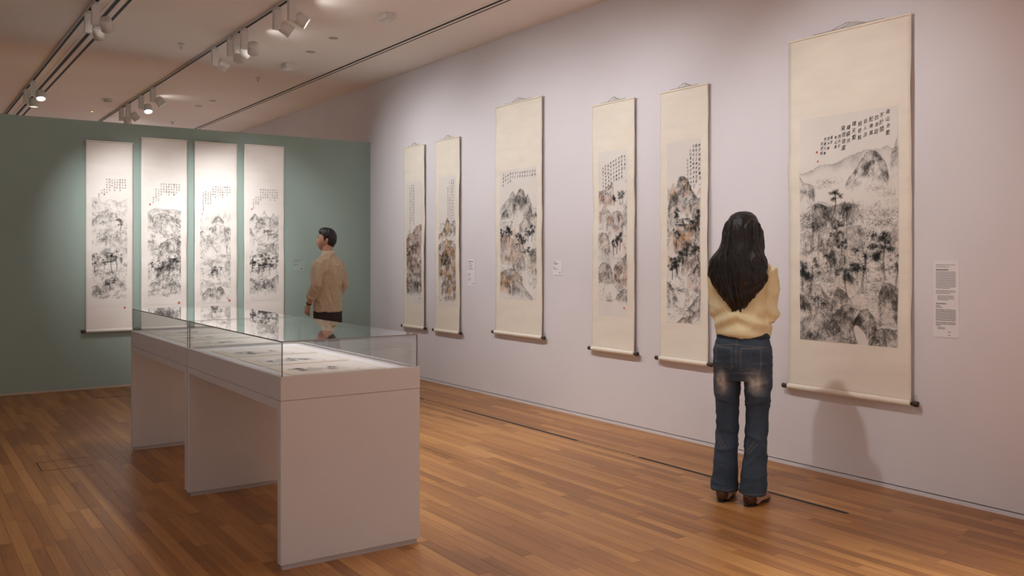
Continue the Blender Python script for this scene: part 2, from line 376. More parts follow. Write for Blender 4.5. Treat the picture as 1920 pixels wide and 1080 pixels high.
# ---------------------------------------------------------------- ink painter
class Ink:
    """Brush painter on a small grid: ink density D, colour tint C."""
    def __init__(s, W, H, seed):
        s.W, s.H = W, H
        s.r = np.random.RandomState(seed)
        s.D = np.zeros((H, W)); s.C = np.ones((H, W, 3))
        s.Y, s.X = np.mgrid[0:H, 0:W].astype(float)
    def noise(s, cell):
        gh, gw = int(s.H / cell) + 3, int(s.W / cell) + 3
        g = s.r.rand(gh, gw); y, x = s.Y / cell, s.X / cell
        i, j = y.astype(int), x.astype(int); a, b = y - i, x - j
        a = a * a * (3 - 2 * a); b = b * b * (3 - 2 * b)
        return (g[i, j] * (1 - a) * (1 - b) + g[i, j + 1] * (1 - a) * b + g[i + 1, j] * a * (1 - b) + g[i + 1, j + 1] * a * b)
    def splat(s, x, y, w):
        x = np.asarray(x, float); w = np.broadcast_to(w, x.shape).ravel(); x = x.ravel(); y = np.asarray(y, float).ravel()
        k = (x > 0) & (x < s.W - 1.01) & (y > 0) & (y < s.H - 1.01); x, y, w = x[k], y[k], w[k]
        i, j = y.astype(int), x.astype(int); a, b = y - i, x - j
        for di, dj, q in ((0, 0, (1 - a) * (1 - b)), (0, 1, (1 - a) * b), (1, 0, a * (1 - b)), (1, 1, a * b)):
            s.D += np.bincount((i + di) * s.W + j + dj, w * q, s.W * s.H).reshape(s.H, s.W)
    def strokes(s, x, y, ang, ln, w, bend=.0, m=9):
        t = np.linspace(0, 1, m)[None]
        a = ang[:, None] + bend * (t - .5)
        st = (ln / m)[:, None]
        px = x[:, None] + np.cumsum(np.cos(a) * st, 1); py = y[:, None] + np.cumsum(np.sin(a) * st, 1)
        s.splat(px, py, (w * ln / m)[:, None] * (1.15 - .8 * t))
    def tint(s, mask, col, amt):
        q = (mask * amt)[..., None]; s.C *= 1 - q * (1 - np.array(col))
    def mount(s, pts, bot, dark=.6, n=1., col=None, wash=.12, rough=.02, amt=.55, mist=.5, dots=.5):
        W, H, r = s.W, s.H, s.r
        pu = [p[0] * W for p in pts]; pv = [p[1] * H for p in pts]
        xs = np.arange(W, dtype=float)
        top = np.interp(xs, pu, pv)
        for cell, amp in ((.09, 1.), (.04, .55), (.015, .3)):
            k = max(2, cell * H * .6); g = r.rand(int(W / k) + 3) - .5
            top = top + np.interp(xs / k, np.arange(len(g)), g) * amp * rough * H * 2
        ok = (xs >= pu[0]) & (xs <= pu[-1])
        b = bot * H; hgt = np.maximum(b - top, 4)
        d = (s.Y - top[None]); rel = d / hgt[None]
        m = np.clip(d + .5, 0, 1) * ok[None] * (rel < 1)
        edge = s.noise(max(4, W * .12)) * .5
        fade = np.clip((1 - rel - edge * mist) / max(mist, .05), 0, 1) if mist > 0 else (rel < 1).astype(float)
        s.D *= 1 - .95 * m * np.clip(fade * 2.2, 0, 1)
        clump = s.noise(max(5, W * .1)) * .6 + s.noise(max(3, W * .035)) * .4
        s.D += dark * wash * m * fade * np.clip(clump * 4.2 - 1.1, .15, 3) + dark * wash * 1.2 * m * fade * np.exp(-np.maximum(d, 0) / (.025 * H))
        if col is not None:
            s.tint(m * np.clip(fade * 1.5, 0, 1) * np.clip(s.noise(max(5, W * .16)) * 2.2 - .45, 0, 1), col, amt)
        # contour
        cx = np.repeat(xs[ok], 3) + r.rand(3 * ok.sum()); cy = np.interp(cx, xs, top) + r.randn(len(cx)) * .35
        g = r.rand(W // 4 + 3); cw = np.interp(cx / 4, np.arange(len(g)), g)
        s.splat(cx, cy, dark * .75 * np.clip(cw * 1.6 - .25, .05, 1))
        area = m.sum(); N = int(area * .12 * n)
        yy, xx = np.nonzero(m * fade > .12)
        if len(yy) == 0: return
        slope = np.gradient(top)
        def pick(k, pw):
            q = (fade[yy, xx] ** .8) * np.clip((clump[yy, xx] - .30) * 2.4, 0.03, 1) ** pw
            return r.choice(len(yy), k, p=q / q.sum())
        if N > 3:
            i = pick(N, 1.4); x0, y0 = xx[i].astype(float), yy[i].astype(float)
            sl = np.clip(slope[xx[i]], -1.6, 1.6)
            ang = np.pi / 2 - np.arctan(sl) * .0 + np.where(sl > 0, -1, 1) * (.25 + .45 * r.rand(N)) * np.minimum(1, np.abs(sl) + .3) + r.randn(N) * .25
            ln = (3 + 7 * r.rand(N)) * (H / 400) ** .5
            s.strokes(x0, y0, ang, ln, dark * (.22 + .5 * r.rand(N)) * fade[yy[i], xx[i]] ** .5, bend=.5)
            # folds: long wandering lines
            K = max(2, int(ok.sum() / 9 * n))
            x0 = r.choice(xs[ok], K); y0 = np.interp(x0, xs, top) + r.rand(K) * hgt[x0.astype(int)] * .4
            ang = np.pi / 2 + np.where(slope[x0.astype(int)] > 0, -1, 1) * .55 * r.rand(K) + r.randn(K) * .3
            s.strokes(x0, y0, ang, hgt[x0.astype(int)] * (.2 + .35 * r.rand(K)), np.full(K, dark * .45), bend=1.1, m=40)
        if dots > 0:
            K = int(ok.sum() * .5 * dots)
            if K > 2:
                x0 = r.choice(xs[ok], K); y0 = np.interp(x0, xs, top) + np.abs(r.randn(K)) * .03 * H * r.rand(K)
                s.dabs(x0, y0, .9, dark * .85)
    def dabs(s, x, y, sg, w, m=5):
        K = len(x)
        s.splat(np.repeat(x, m) + s.r.randn(K * m) * sg, np.repeat(y, m) + s.r.randn(K * m) * sg * .7, w * .45)
    def tree(s, u, base, h, w, dark=1., kind='leaf', col=None, lean=0.):
        W, H, r = s.W, s.H, s.r
        x0, y0, hh, ww = u * W, base * H, h * H, w * W
        t = np.linspace(0, 1, max(12, int(hh * 1.6)))
        tx = x0 + lean * ww * t + np.sin(t * 5 + r.rand() * 6) * ww * .05; ty = y0 - hh * .85 * t
        for off in (-.8, .8):
            s.splat(tx + off * (1 - t * .6) * max(.5, ww * .04), ty, dark * .55)
        nb = 9 if kind == 'bare' else 6
        for _ in range(nb):
            k = int((.35 + .6 * r.rand()) * (len(t) - 1)); a = -np.pi / 2 + r.randn() * .9
            s.strokes(np.array([tx[k]]), np.array([ty[k]]), np.array([a]), np.array([hh * (.2 + .2 * r.rand())]), np.array([dark * .8]), bend=r.randn() * .8, m=20)
        if kind == 'bare':
            K = int(ww * hh * .02) + 4
            s.dabs(x0 + r.randn(K) * ww * .25, y0 - hh * (.45 + .5 * r.rand(K)), .5, dark * .5); return
        C = 11
        for q in range(C):
            cx = x0 + lean * ww * .8 + r.uniform(-.5, .5) * ww; cy = y0 - hh * r.uniform(.45, 1.02)
            rx, ry = ww * r.uniform(.10, .20), hh * r.uniform(.045, .09)
            K = int(rx * ry * .75) + 6
            dx, dy = r.randn(K) * rx * .55, r.randn(K) * ry * .55
            s.dabs(cx + dx, cy + dy, .8, dark * r.uniform(.6, 1.1))
            e = np.exp(-((s.X - cx) / rx) ** 2 - ((s.Y - cy) / ry) ** 2)
            s.D += e * dark * .16
            if col is not None: s.tint(np.clip(e * 1.5, 0, 1), col, .35)
    def bush(s, u, v, w, h, dark=.7, n=1.):
        K = int(w * s.W * h * s.H * .22 * n) + 4; r = s.r
        x = (u + r.randn(K) * w * .3) * s.W; y = (v + r.randn(K) * h * .3) * s.H
        c = s.noise(5)[np.clip(y, 0, s.H - 1).astype(int), np.clip(x, 0, s.W - 1).astype(int)]
        k = c > .42; s.dabs(x[k], y[k], .8, dark * .8)
        K = K // 3 + 2
        s.strokes((u + r.randn(K) * w * .3) * s.W, (v + r.randn(K) * h * .3) * s.H, -np.pi / 2 + r.randn(K) * .7, 3 + 5 * r.rand(K), np.full(K, dark * .5), bend=.4)
    def lines(s, u0, u1, v0, v1, k, dark=.3, slope=0.):
        r = s.r
        s.strokes(r.uniform(u0, u1, k) * s.W, r.uniform(v0, v1, k) * s.H, slope + r.randn(k) * .12, s.W * (.06 + .14 * r.rand(k)), np.full(k, dark), m=24, bend=.15)
    def wash(s, u, v, w, h, col, amt):
        e = np.exp(-((s.X / s.W - u) / w) ** 2 - ((s.Y / s.H - v) / h) ** 2)
        s.tint(e * np.clip(s.noise(max(4, s.W * .1)) * 1.8 - .2, 0, 1), col, amt)
    def clear(s, pts, soft=1.):
        """leave a patch of bare paper (mist, path, stream): polyline of (u, v, half width)"""
        p = np.array(pts); t = np.linspace(0, 1, 60); k = np.linspace(0, 1, len(p))
        for u, v, q in zip(np.interp(t, k, p[:, 0]), np.interp(t, k, p[:, 1]), np.interp(t, k, p[:, 2])):
            d = np.hypot((s.X / s.W - u), (s.Y / s.H - v) * s.H / s.W) / q
            s.D *= np.clip((d - .75) * 4 / soft, 0.04, 1) ** .35
    def weave(s, v0, v1, dark=.5, n=1., u0=0., u1=1.):
        """loose curved texture strokes in clumps that tie rocks and trees together"""
        r = s.r; m = s.noise(max(5, s.W * .14)) * .6 + s.noise(max(3, s.W * .05)) * .4
        K = int((u1 - u0) * s.W * (v1 - v0) * s.H * .10 * n)
        x, y = r.uniform(u0, u1, K) * s.W, r.uniform(v0, v1, K) * s.H
        q = m[np.clip(y, 0, s.H - 1).astype(int), np.clip(x, 0, s.W - 1).astype(int)]
        k = q > .44; x, y, q = x[k], y[k], q[k]; K = len(x)
        if K == 0: return
        flow = s.noise(max(6, s.W * .25))[np.clip(y, 0, s.H - 1).astype(int), np.clip(x, 0, s.W - 1).astype(int)]
        s.strokes(x, y, (flow - .2) * 5 + r.randn(K) * .5, 3 + 7 * r.rand(K), dark * np.clip((q - .40) * 5, .1, 1.2) * (.5 + .7 * r.rand(K)), bend=1.6)
    def result(s, paper, ink=(.018, .017, .016)):
        a = (1 - np.exp(-s.D * 1.05))[..., None]
        p = np.array(paper) * (1 + (s.noise(s.W * .3)[..., None] - .5) * .05) * s.C
        return p * (1 - a) + np.array(ink) * a

PINK = (.86, .60, .50); OCH = (.86, .62, .44); TEAL = (.42, .56, .60); GREY = (.72, .72, .72)
def paint_high(P):
    P.mount([(.0, .25), (.23, .226), (.36, .224), (.43, .209), (.54, .193), (.62, .178), (.76, .177), (.88, .165), (1, .19)], .27, .32, .15, rough=.008, wash=.5, mist=.9, dots=.2)
    P.mount([(.93, .20), (.97, .16), (1., .12)], .33, .75, 1.2, rough=.01, mist=.8)
    P.mount([(.50, .30), (.58, .26), (.63, .22), (.70, .183), (.74, .177), (.80, .19), (.86, .225), (.90, .27)], .345, .85, 1.5, rough=.008, wash=.22, mist=.6, dots=1.)
    P.bush(.29, .295, .26, .022, .45); P.bush(.24, .315, .18, .016, .3)
    P.bush(.80, .335, .2, .03, .35); P.bush(.93, .36, .2, .03, .4); P.bush(.8, .44, .3, .05, .4); P.bush(.6, .42, .3, .04, .3)
    P.mount([(.0, .255), (.05, .29), (.10, .30), (.15, .305), (.16, .33)], .42, .75, 1., rough=.005, mist=.5)
    P.bush(.06, .445, .16, .03, .7); P.bush(.05, .49, .14, .03, .7)
    P.mount([(.0, .52), (.08, .505), (.17, .51)], .60, .6, .9, rough=.006, mist=.5)
    P.mount([(.78, .60), (.86, .56), (.93, .52), (1., .47)], .66, .6, 1., rough=.008, mist=.5)
    P.mount([(.14, .40), (.17, .385), (.22, .378), (.27, .395), (.31, .405), (.38, .405), (.46, .395), (.54, .39), (.60, .40), (.65, .45), (.68, .49)], .60, .85, 1.6, rough=.006, wash=.2, mist=.45, dots=1.2)
    P.mount([(.20, .53), (.30, .50), (.40, .50), (.52, .49), (.60, .50), (.66, .56)], .64, .6, 1.4, rough=.01, mist=.5)
    P.mount([(.05, .61), (.15, .575), (.28, .56), (.38, .59), (.48, .60)], .70, .7, 1.3, rough=.01, mist=.5)
    P.clear([(.0, .63, .05), (.22, .62, .05), (.28, .68, .06), (.30, .72, .04)]); P.clear([(.70, .50, .07), (.8, .54, .06), (.72, .58, .05)])
    P.tree(.385, .415, .085, .13, 1.5); P.tree(.40, .575, .09, .14, 1.4); P.bush(.42, .47, .14, .03, 1.)
    for k in range(14): P.tree(.04 + .93 * ((k * .618) % 1), .80 - .22 * ((k * .37) % 1), .08, .12, .55, 'bare')
    P.mount([(.0, .80), (.08, .775), (.16, .75), (.24, .75), (.30, .79), (.36, .80), (.42, .76), (.5, .79), (.55, .82)], .90, .7, 1.4, rough=.01, mist=.4)
    P.mount([(.55, .80), (.68, .74), (.82, .73), (1., .70)], .80, .35, .5, rough=.006, mist=.7)
    P.lines(.5, .8, .74, .82, 16, .25)
    for a in ((.13, .79, .15, .22, 1.7), (.49, .82, .17, .2, 1.7), (.67, .78, .2, .26, 2.3), (.865, .72, .19, .2, 2.2), (.98, .75, .13, .12, 1.2), (.33, .70, .10, .12, 1.1), (.45, .62, .07, .1, 1.4), (.03, .78, .14, .1, 1.)):
        P.tree(*a, col=TEAL)
    P.mount([(.82, .78), (.85, .735), (.92, .735), (1., .76)], .94, .95, 1.7, rough=.006, wash=.22, mist=.3, dots=.6)
    P.mount([(.0, .80), (.06, .80), (.12, .85), (.14, .90)], .95, .95, 1.6, rough=.006, wash=.2, mist=.3)
    P.tree(.20, .86, .06, .14, 1.2)
    P.mount([(.30, .90), (.40, .86), (.46, .835), (.52, .825), (.58, .85), (.60, .91)], 1.0, 1.0, 1.8, rough=.006, wash=.25, mist=.2, dots=1.)
    P.mount([(.58, .90), (.64, .855), (.71, .845), (.77, .87), (.80, .93)], 1.0, 1.0, 1.8, rough=.006, wash=.25, mist=.2, dots=1.)
    P.mount([(.0, .93), (.1, .89), (.22, .87), (.32, .91), (.36, .96)], 1.02, .85, 1.6, rough=.006, wash=.18, mist=.2)
    P.mount([(.72, .96), (.84, .92), (1., .92)], 1.02, .9, 1.7, rough=.006, wash=.2, mist=.2)
    P.mount([(.28, .985), (.40, .965), (.58, .985)], 1.02, .6, .8, rough=.004, mist=.2, dots=.1)
    for q in range(44): P.bush(P.r.rand(), .40 + .6 * P.r.rand(), .16, .035, .6 + .35 * P.r.rand())
    P.D += .18 * np.clip((P.Y / P.H - .36) * 5, 0, 1) * np.clip(P.noise(12) * .6 + P.noise(5) * .4 - .28, 0, 1); P.wash(.5, .75, .7, .3, (.90, .84, .78), .7)
    P.weave(.38, 1., .5, .7)
    P.clear([(.60, .93, .035), (.64, .965, .06), (.67, .995, .055)], .6)
def paint_g1(P):
    P.mount([(.0, .17), (.1, .20), (.25, .22), (.4, .19), (.55, .18), (.7, .20), (1., .17)], .32, .35, .5, rough=.02, mist=.9, dots=.1)
    P.mount([(.0, .33), (.15, .30), (.4, .26), (.6, .28), (.62, .33)], .42, .55, .8, rough=.02, mist=.7)
    P.bush(.1, .2, .16, .05, .45); P.lines(.0, .7, .28, .42, 22, .5, .35); P.bush(.45, .31, .4, .03, .6)
    P.bush(.78, .43, .3, .012, .8)
    P.tree(.80, .42, .10, .22, .9)
    P.mount([(.1, .50), (.35, .46), (.7, .45), (1., .50)], .60, .4, .8, mist=.8); P.bush(.35, .48, .3, .06, .6); P.bush(.75, .5, .4, .05, .4)
    P.mount([(.3, .57), (.6, .53), (.9, .53), (1., .56)], .66, .4, .7, mist=.8)
    P.tree(.54, .74, .17, .34, 1.15); P.tree(.68, .73, .14, .3, 1.); P.tree(.08, .74, .15, .2, 1.); P.tree(.34, .72, .08, .2, .8)
    P.bush(.15, .73, .3, .05, .7); P.bush(.5, .74, .4, .05, .6); P.bush(.9, .68, .2, .02, .7)
    P.mount([(.3, .83), (.5, .79), (.75, .80), (.95, .84)], .90, .7, 1.4, mist=.4, dots=1.); P.tree(.5, .86, .06, .3, 1.1)
    P.mount([(.0, .86), (.15, .84), (.35, .87)], .93, .7, 1.4, mist=.4, dots=1.); P.bush(.2, .89, .3, .05, .8); P.lines(.1, .9, .88, .94, 20, .5, -.3)
    P.weave(0.2, 0.93, 0.55, 1.0)
def paint_g2(P):
    P.mount([(.0, .27), (.2, .235), (.35, .24), (.55, .25), (.75, .235), (1., .245)], .32, .5, .4, rough=.012, wash=.3, mist=.8, dots=.3)
    P.mount([(.0, .28), (.15, .29), (.35, .28), (.5, .27), (.7, .29), (1., .31)], .47, .55, 1.1, rough=.012, wash=.15, mist=.7)
    P.mount([(.15, .40), (.22, .34), (.3, .33), (.38, .36), (.42, .42)], .48, .5, 1., wash=.2, mist=.8)
    P.bush(.1, .51, .2, .04, .7); P.lines(.0, .3, .55, .57, 6, .8); P.bush(.2, .60, .3, .03, .5)
    P.mount([(.3, .56), (.4, .51), (.6, .48), (.8, .47), (1., .49)], .68, .75, 1.4, rough=.012, mist=.6, dots=1.); P.bush(.42, .53, .2, .04, .9); P.bush(.8, .47, .4, .06, .75)
    P.mount([(.25, .70), (.45, .66), (.7, .65), (1., .62)], .84, .75, 1.5, rough=.02, mist=.4, dots=1.)
    for a in ((.45, .78, .14, .3, .9), (.65, .77, .16, .34, .95), (.85, .72, .12, .3, .8), (.12, .73, .07, .2, .7), (.3, .78, .1, .2, .8)): P.tree(*a)
    P.bush(.55, .72, .7, .1, .6); P.bush(.25, .84, .3, .05, .8); P.bush(.7, .83, .5, .06, .7)
    P.mount([(.4, .86), (.6, .83), (.8, .82), (1., .84)], .92, .6, 1.3, mist=.5, dots=1.); P.lines(.4, .7, .9, .95, 8, .5, -.6); P.bush(.55, .92, .3, .03, .6)
    P.weave(0.25, 0.93, 0.6, 1.2)
def paint_g3(P):
    for u, h in ((.05, .29), (.23, .265), (.48, .27), (.6, .25), (.8, .24), (.95, .26), (.4, .28)):
        P.mount([(u - .07, h + .06), (u, h), (u + .07, h + .06)], h + .08, .28, .2, rough=.004, wash=.5, mist=.8, dots=0)
    P.mount([(.38, .34), (.48, .29), (.56, .275), (.66, .29), (.76, .32)], .36, .6, .5, rough=.006, wash=.6, mist=.7)
    P.mount([(.28, .39), (.42, .36), (.6, .35), (.85, .36), (1., .39)], .54, .55, 1.2, rough=.015, mist=.7, dots=.4); P.bush(.66, .43, .3, .06, .4)
    P.mount([(.0, .43), (.1, .41), (.2, .44), (.26, .5)], .58, .55, .9, wash=.18, mist=.6); P.mount([(.2, .46), (.3, .44), (.42, .53)], .57, .6, .9, wash=.3, mist=.8)
    P.tree(.86, .585, .09, .2, .7, 'bare'); P.lines(.5, .95, .59, .625, 14, .7); P.bush(.7, .61, .3, .015, .8)
    P.lines(.0, .6, .64, .69, 14, .6, -.1); P.bush(.15, .68, .3, .03, .7); P.bush(.6, .66, .3, .015, .6)
    P.mount([(.8, .68), (.88, .63), (1., .625)], .80, .6, 1.2, mist=.4)
    P.tree(.40, .80, .18, .3, .6, 'bare'); P.tree(.55, .79, .09, .34, 1.2); P.bush(.35, .77, .4, .03, .8)
    P.mount([(.0, .84), (.12, .81), (.3, .82), (.42, .85)], .89, .5, 1., mist=.5); P.lines(.3, 1., .82, .87, 14, .5, .15); P.bush(.6, .84, .5, .02, .5)
    P.mount([(.08, .93), (.2, .89), (.45, .87), (.7, .88), (.75, .91)], 1.0, .75, 1.5, rough=.015, mist=.4, dots=1.)
    P.weave(0.36, 0.97, 0.55, 0.9)
def paint_g4(P):
    P.mount([(.0, .31), (.1, .275), (.17, .245), (.25, .27), (.32, .31)], .35, .6, .8, rough=.006, wash=.5, mist=.8)
    for u, h in ((.5, .22), (.8, .235), (.95, .245)): P.mount([(u - .1, h + .05), (u, h), (u + .1, h + .05)], h + .06, .3, .2, rough=.004, wash=.5, mist=.8, dots=0)
    P.mount([(.2, .35), (.4, .28), (.6, .26), (.8, .29), (1., .33)], .42, .4, .9, rough=.012, mist=.8); P.bush(.42, .32, .2, .06, .6)
    P.mount([(.0, .40), (.08, .38), (.14, .45)], .56, .5, .9, mist=.6); P.bush(.3, .49, .2, .02, .5)
    P.bush(.85, .44, .4, .06, .9); P.tree(.62, .48, .09, .3, .9); P.bush(.55, .52, .3, .04, .6)
    P.mount([(.5, .57), (.65, .50), (.85, .48), (1., .5)], .68, .5, 1., mist=.6); P.mount([(.2, .60), (.4, .57), (.55, .60)], .65, .4, .7, mist=.7)
    for a in ((.1, .75, .14, .26, 1.3), (.3, .77, .12, .4, 1.4), (.5, .74, .14, .4, 1.2), (.68, .78, .12, .34, 1.1), (.9, .72, .12, .3, .8)): P.tree(*a)
    P.bush(.25, .74, .5, .03, 1.2); P.bush(.6, .7, .5, .08, .7)
    P.mount([(.0, .82), (.3, .84), (.6, .82), (.85, .80), (1., .78)], .94, .6, 1.5, rough=.02, mist=.5, dots=1.); P.bush(.5, .88, .6, .08, .6)
    P.lines(.1, .3, .82, .97, 8, .6, 1.9)
    P.weave(0.27, 0.93, 0.6, 1.1)
def paint_r1(P):
    P.mount([(.0, .47), (.2, .44), (.5, .40), (.75, .37), (1., .36)], .62, .6, 1.6, PINK, rough=.015, mist=.3, dots=1., amt=.75)
    P.mount([(.0, .60), (.25, .56), (.5, .54), (.8, .52), (1., .55)], .78, .7, 1.7, PINK, rough=.02, mist=.3, dots=1.2, amt=.7)
    for a in ((.1, .65, .1, .2, 1.3), (.35, .66, .14, .3, 1.), (.6, .6, .1, .3, .9)): P.tree(*a)
    P.mount([(.0, .74), (.3, .70), (.6, .69), (1., .70)], .90, .8, 1.7, PINK, rough=.02, mist=.3, dots=1.2, amt=.6)
    P.mount([(.05, .86), (.3, .82), (.6, .81), (1., .82)], .93, .9, 1.8, GREY, rough=.015, mist=.3, dots=1.2)
    P.bush(.3, .72, .3, .06, .9); P.bush(.6, .86, .6, .06, .8)
    P.weave(0.38, 0.93, 0.6, 1.0)
def paint_r2(P):
    P.mount([(.0, .46), (.2, .42), (.4, .35), (.5, .32), (.62, .35), (.75, .36), (.9, .33), (1., .37)], .50, .7, 1.5, OCH, rough=.012, mist=.5, dots=1., amt=.9)
    P.mount([(.0, .52), (.25, .50), (.5, .47), (.8, .49), (1., .52)], .66, .65, 1.5, OCH, rough=.02, mist=.4, dots=1., amt=.9)
    P.mount([(.0, .62), (.3, .58), (.6, .56), (1., .58)], .82, .7, 1.6, OCH, rough=.02, mist=.3, dots=1., amt=.85)
    for a in ((.45, .76, .16, .3, 1.3), (.6, .72, .12, .25, 1.1), (.2, .7, .1, .2, .9)): P.tree(*a)
    P.mount([(.2, .82), (.4, .77), (.7, .76), (1., .78)], .93, .75, 1.6, OCH, rough=.015, mist=.3, dots=1.2, amt=.9)
    P.mount([(.4, .88), (.7, .86), (1., .85)], .97, .7, 1.4, OCH, mist=.4)
    P.weave(0.36, 0.95, 0.6, 1.0)
def paint_r3(P):
    P.mount([(.0, .29), (.15, .24), (.3, .19), (.36, .175), (.45, .22), (.7, .27)], .37, .5, .9, GREY, rough=.012, wash=.3, mist=.8)
    P.mount([(.05, .34), (.25, .27), (.42, .22), (.5, .17), (.56, .145), (.64, .165), (.7, .22), (.76, .2), (.82, .25), (.86, .29)], .42, .75, 1.7, (.82, .78, .72), rough=.008, wash=.35, mist=.6)
    P.clear([(.1, .44, .1), (.4, .42, .1), (.6, .4, .08)], 2.)
    P.mount([(.55, .42), (.7, .36), (.85, .345), (1., .36)], .52, .6, 1.2, (.85, .8, .7), rough=.012, mist=.5, dots=1.2); P.bush(.85, .37, .4, .04, .6)
    P.wash(.5, .50, .25, .06, OCH, .5)
    P.mount([(.0, .52), (.1, .49), (.25, .50), (.4, .54)], .76, .6, 1.2, OCH, rough=.012, mist=.3); P.mount([(.3, .60), (.45, .52), (.6, .55), (.66, .62)], .74, .5, 1., OCH, rough=.012, mist=.4)
    for a in ((.05, .56, .11, .12, 1.6), (.18, .56, .12, .18, 1.6), (.28, .56, .12, .16, 1.7), (.55, .64, .14, .18, 1.6), (.65, .62, .11, .18, 1.4), (.78, .56, .1, .14, 1.4), (.88, .56, .12, .14, 1.4), (.7, .68, .08, .2, 1.1)): P.tree(*a, col=TEAL)
    P.mount([(.75, .66), (.85, .62), (1., .60)], .82, .8, 1.6, (.85, .75, .62), rough=.01, mist=.2)
    P.bush(.5, .72, .3, .08, .8); P.mount([(.35, .74), (.5, .70), (.68, .69), (.7, .75)], .80, .7, 1.4, (.8, .78, .75), mist=.3)
    P.clear([(.76, .72, .05), (.72, .8, .06), (.68, .86, .09), (.9, .87, .06)])
    P.mount([(.0, .80), (.15, .77), (.35, .765), (.5, .79), (.62, .83)], .90, .85, 1.5, OCH, rough=.008, mist=.2, amt=.8)
    P.mount([(.0, .88), (.15, .86), (.3, .9)], .97, .8, 1.5, OCH, mist=.4, amt=.8)
    P.mount([(.33, .88), (.45, .855), (.6, .88), (.75, .93), (.9, .985)], 1.0, .75, 1.3, GREY, rough=.008, mist=.5); P.lines(.05, .9, .92, .99, 10, .3, .4)
    P.weave(0.3, 0.9, 0.5, 0.8)
def paint_r4(P):
    P.mount([(.0, .25), (.2, .235), (.4, .20), (.5, .19), (.53, .24), (.55, .28)], .36, .6, 1.1, PINK, rough=.008, mist=.5, amt=.8, wash=.2)
    P.lines(.5, 1., .17, .2, 6, .4, -.3)
    P.tree(.55, .33, .06, .1, 1.1); P.tree(.75, .325, .07, .12, .8); P.tree(.84, .325, .075, .12, .8)
    P.mount([(.0, .37), (.15, .34), (.35, .36), (.45, .36)], .48, .45, .8, PINK, mist=.7, amt=.7)
    P.mount([(.3, .40), (.5, .365), (.75, .36), (.85, .40)], .53, .65, 1.4, PINK, rough=.01, mist=.5, dots=1., amt=.75); P.mount([(.85, .36), (.93, .34), (1., .33)], .51, .7, 1.2, GREY, mist=.4)
    P.mount([(.0, .51), (.12, .48), (.3, .49), (.4, .54)], .64, .65, 1.3, PINK, rough=.012, mist=.5); P.wash(.85, .58, .2, .04, PINK, .6)
    for a in ((.55, .63, .1, .14, 1.4), (.66, .62, .13, .14, 1.8), (.76, .6, .12, .14, 1.6)): P.tree(*a)
    P.lines(.25, .5, .56, .62, 10, .7); P.lines(.4, .9, .64, .66, 10, .3); P.wash(.35, .65, .15, .03, TEAL, .35)
    P.mount([(.0, .70), (.15, .665), (.4, .675), (.5, .74)], .81, .8, 1.6, (.85, .78, .74), rough=.01, mist=.3, dots=1.5); P.bush(.35, .79, .5, .03, .7)
    P.mount([(.54, .72), (.7, .68), (.85, .65), (1., .63)], .86, .75, 1.6, PINK, rough=.015, mist=.3, dots=1.2, amt=.6)
    P.mount([(.62, .87), (.75, .84), (1., .83)], .91, .8, 1.4, GREY, mist=.3, dots=1.5); P.lines(.25, .38, .9, .905, 4, 1.)
    P.weave(0.24, 0.9, 0.5, 0.8)
def paint_r5(P):
    P.mount([(.0, .30), (.12, .26), (.2, .25), (.25, .3)], .33, .15, .1, OCH, mist=.7, amt=1.); P.mount([(.85, .3), (.93, .26), (1., .265)], .31, .2, .1, OCH, mist=.7, amt=.8)
    P.mount([(.05, .33), (.25, .26), (.38, .205), (.5, .195), (.62, .21), (.72, .27), (.85, .31), (1., .33)], .46, .75, 1.5, (.84, .68, .58), rough=.008, wash=.25, mist=.5, dots=1.3, amt=.7)
    P.bush(.3, .33, .3, .06, .6); P.bush(.58, .35, .2, .06, .8); P.mount([(.75, .38), (.9, .34), (1., .33)], .52, .7, 1.2, (.8, .7, .6), mist=.4)
    P.mount([(.0, .44), (.15, .42), (.3, .47)], .55, .55, 1., TEAL, mist=.5, amt=.4)
    P.mount([(.2, .50), (.4, .46), (.7, .45), (1., .44)], .62, .75, 1.5, OCH, rough=.015, mist=.3, dots=1.4, amt=.8)
    P.wash(.55, .53, .22, .04, OCH, .9); P.wash(.1, .55, .12, .05, OCH, .8); P.wash(.08, .66, .1, .05, OCH, .8)
    for a in ((.3, .47, .1, .2, 1.4), (.5, .5, .07, .4, 1.1), (.85, .55, .12, .25, 1.4), (.93, .48, .1, .2, 1.2), (.28, .58, .1, .2, 1.2)): P.tree(*a, col=TEAL)
    P.mount([(.25, .64), (.45, .60), (.7, .57), (1., .58)], .76, .8, 1.5, (.84, .68, .58), rough=.012, mist=.3, dots=1.4)
    for a in ((.6, .68, .12, .4, 1.2), (.85, .66, .1, .3, 1.2), (.15, .76, .12, .3, 1.7), (.3, .74, .1, .25, 1.6), (.45, .72, .12, .2, 1.)): P.tree(*a, col=TEAL)
    P.mount([(.6, .75), (.75, .70), (1., .67)], .83, .85, 1.6, (.78, .62, .54), rough=.012, mist=.2, dots=1.5)
    P.clear([(.62, .76, .08), (.7, .80, .12), (.45, .86, .16), (.3, .92, .2), (.15, .96, .15)])
    P.mount([(.0, .78), (.12, .79), (.25, .84), (.3, .88)], .92, .85, 1.5, (.82, .7, .62), rough=.01, mist=.3, dots=1.3); P.bush(.4, .82, .25, .03, 1.)
    P.mount([(.6, .92), (.75, .88), (.9, .84), (1., .80)], .97, .9, 1.6, (.84, .68, .6), rough=.012, mist=.2, dots=1.5); P.mount([(.3, .985), (.45, .955), (.62, .94), (.75, .95)], 1., .9, 1.4, (.84, .68, .6), mist=.3, dots=1.5)
    P.lines(.6, 1., .96, 1., 12, .35, -.4)
    P.weave(0.25, 0.97, 0.6, 1.0)
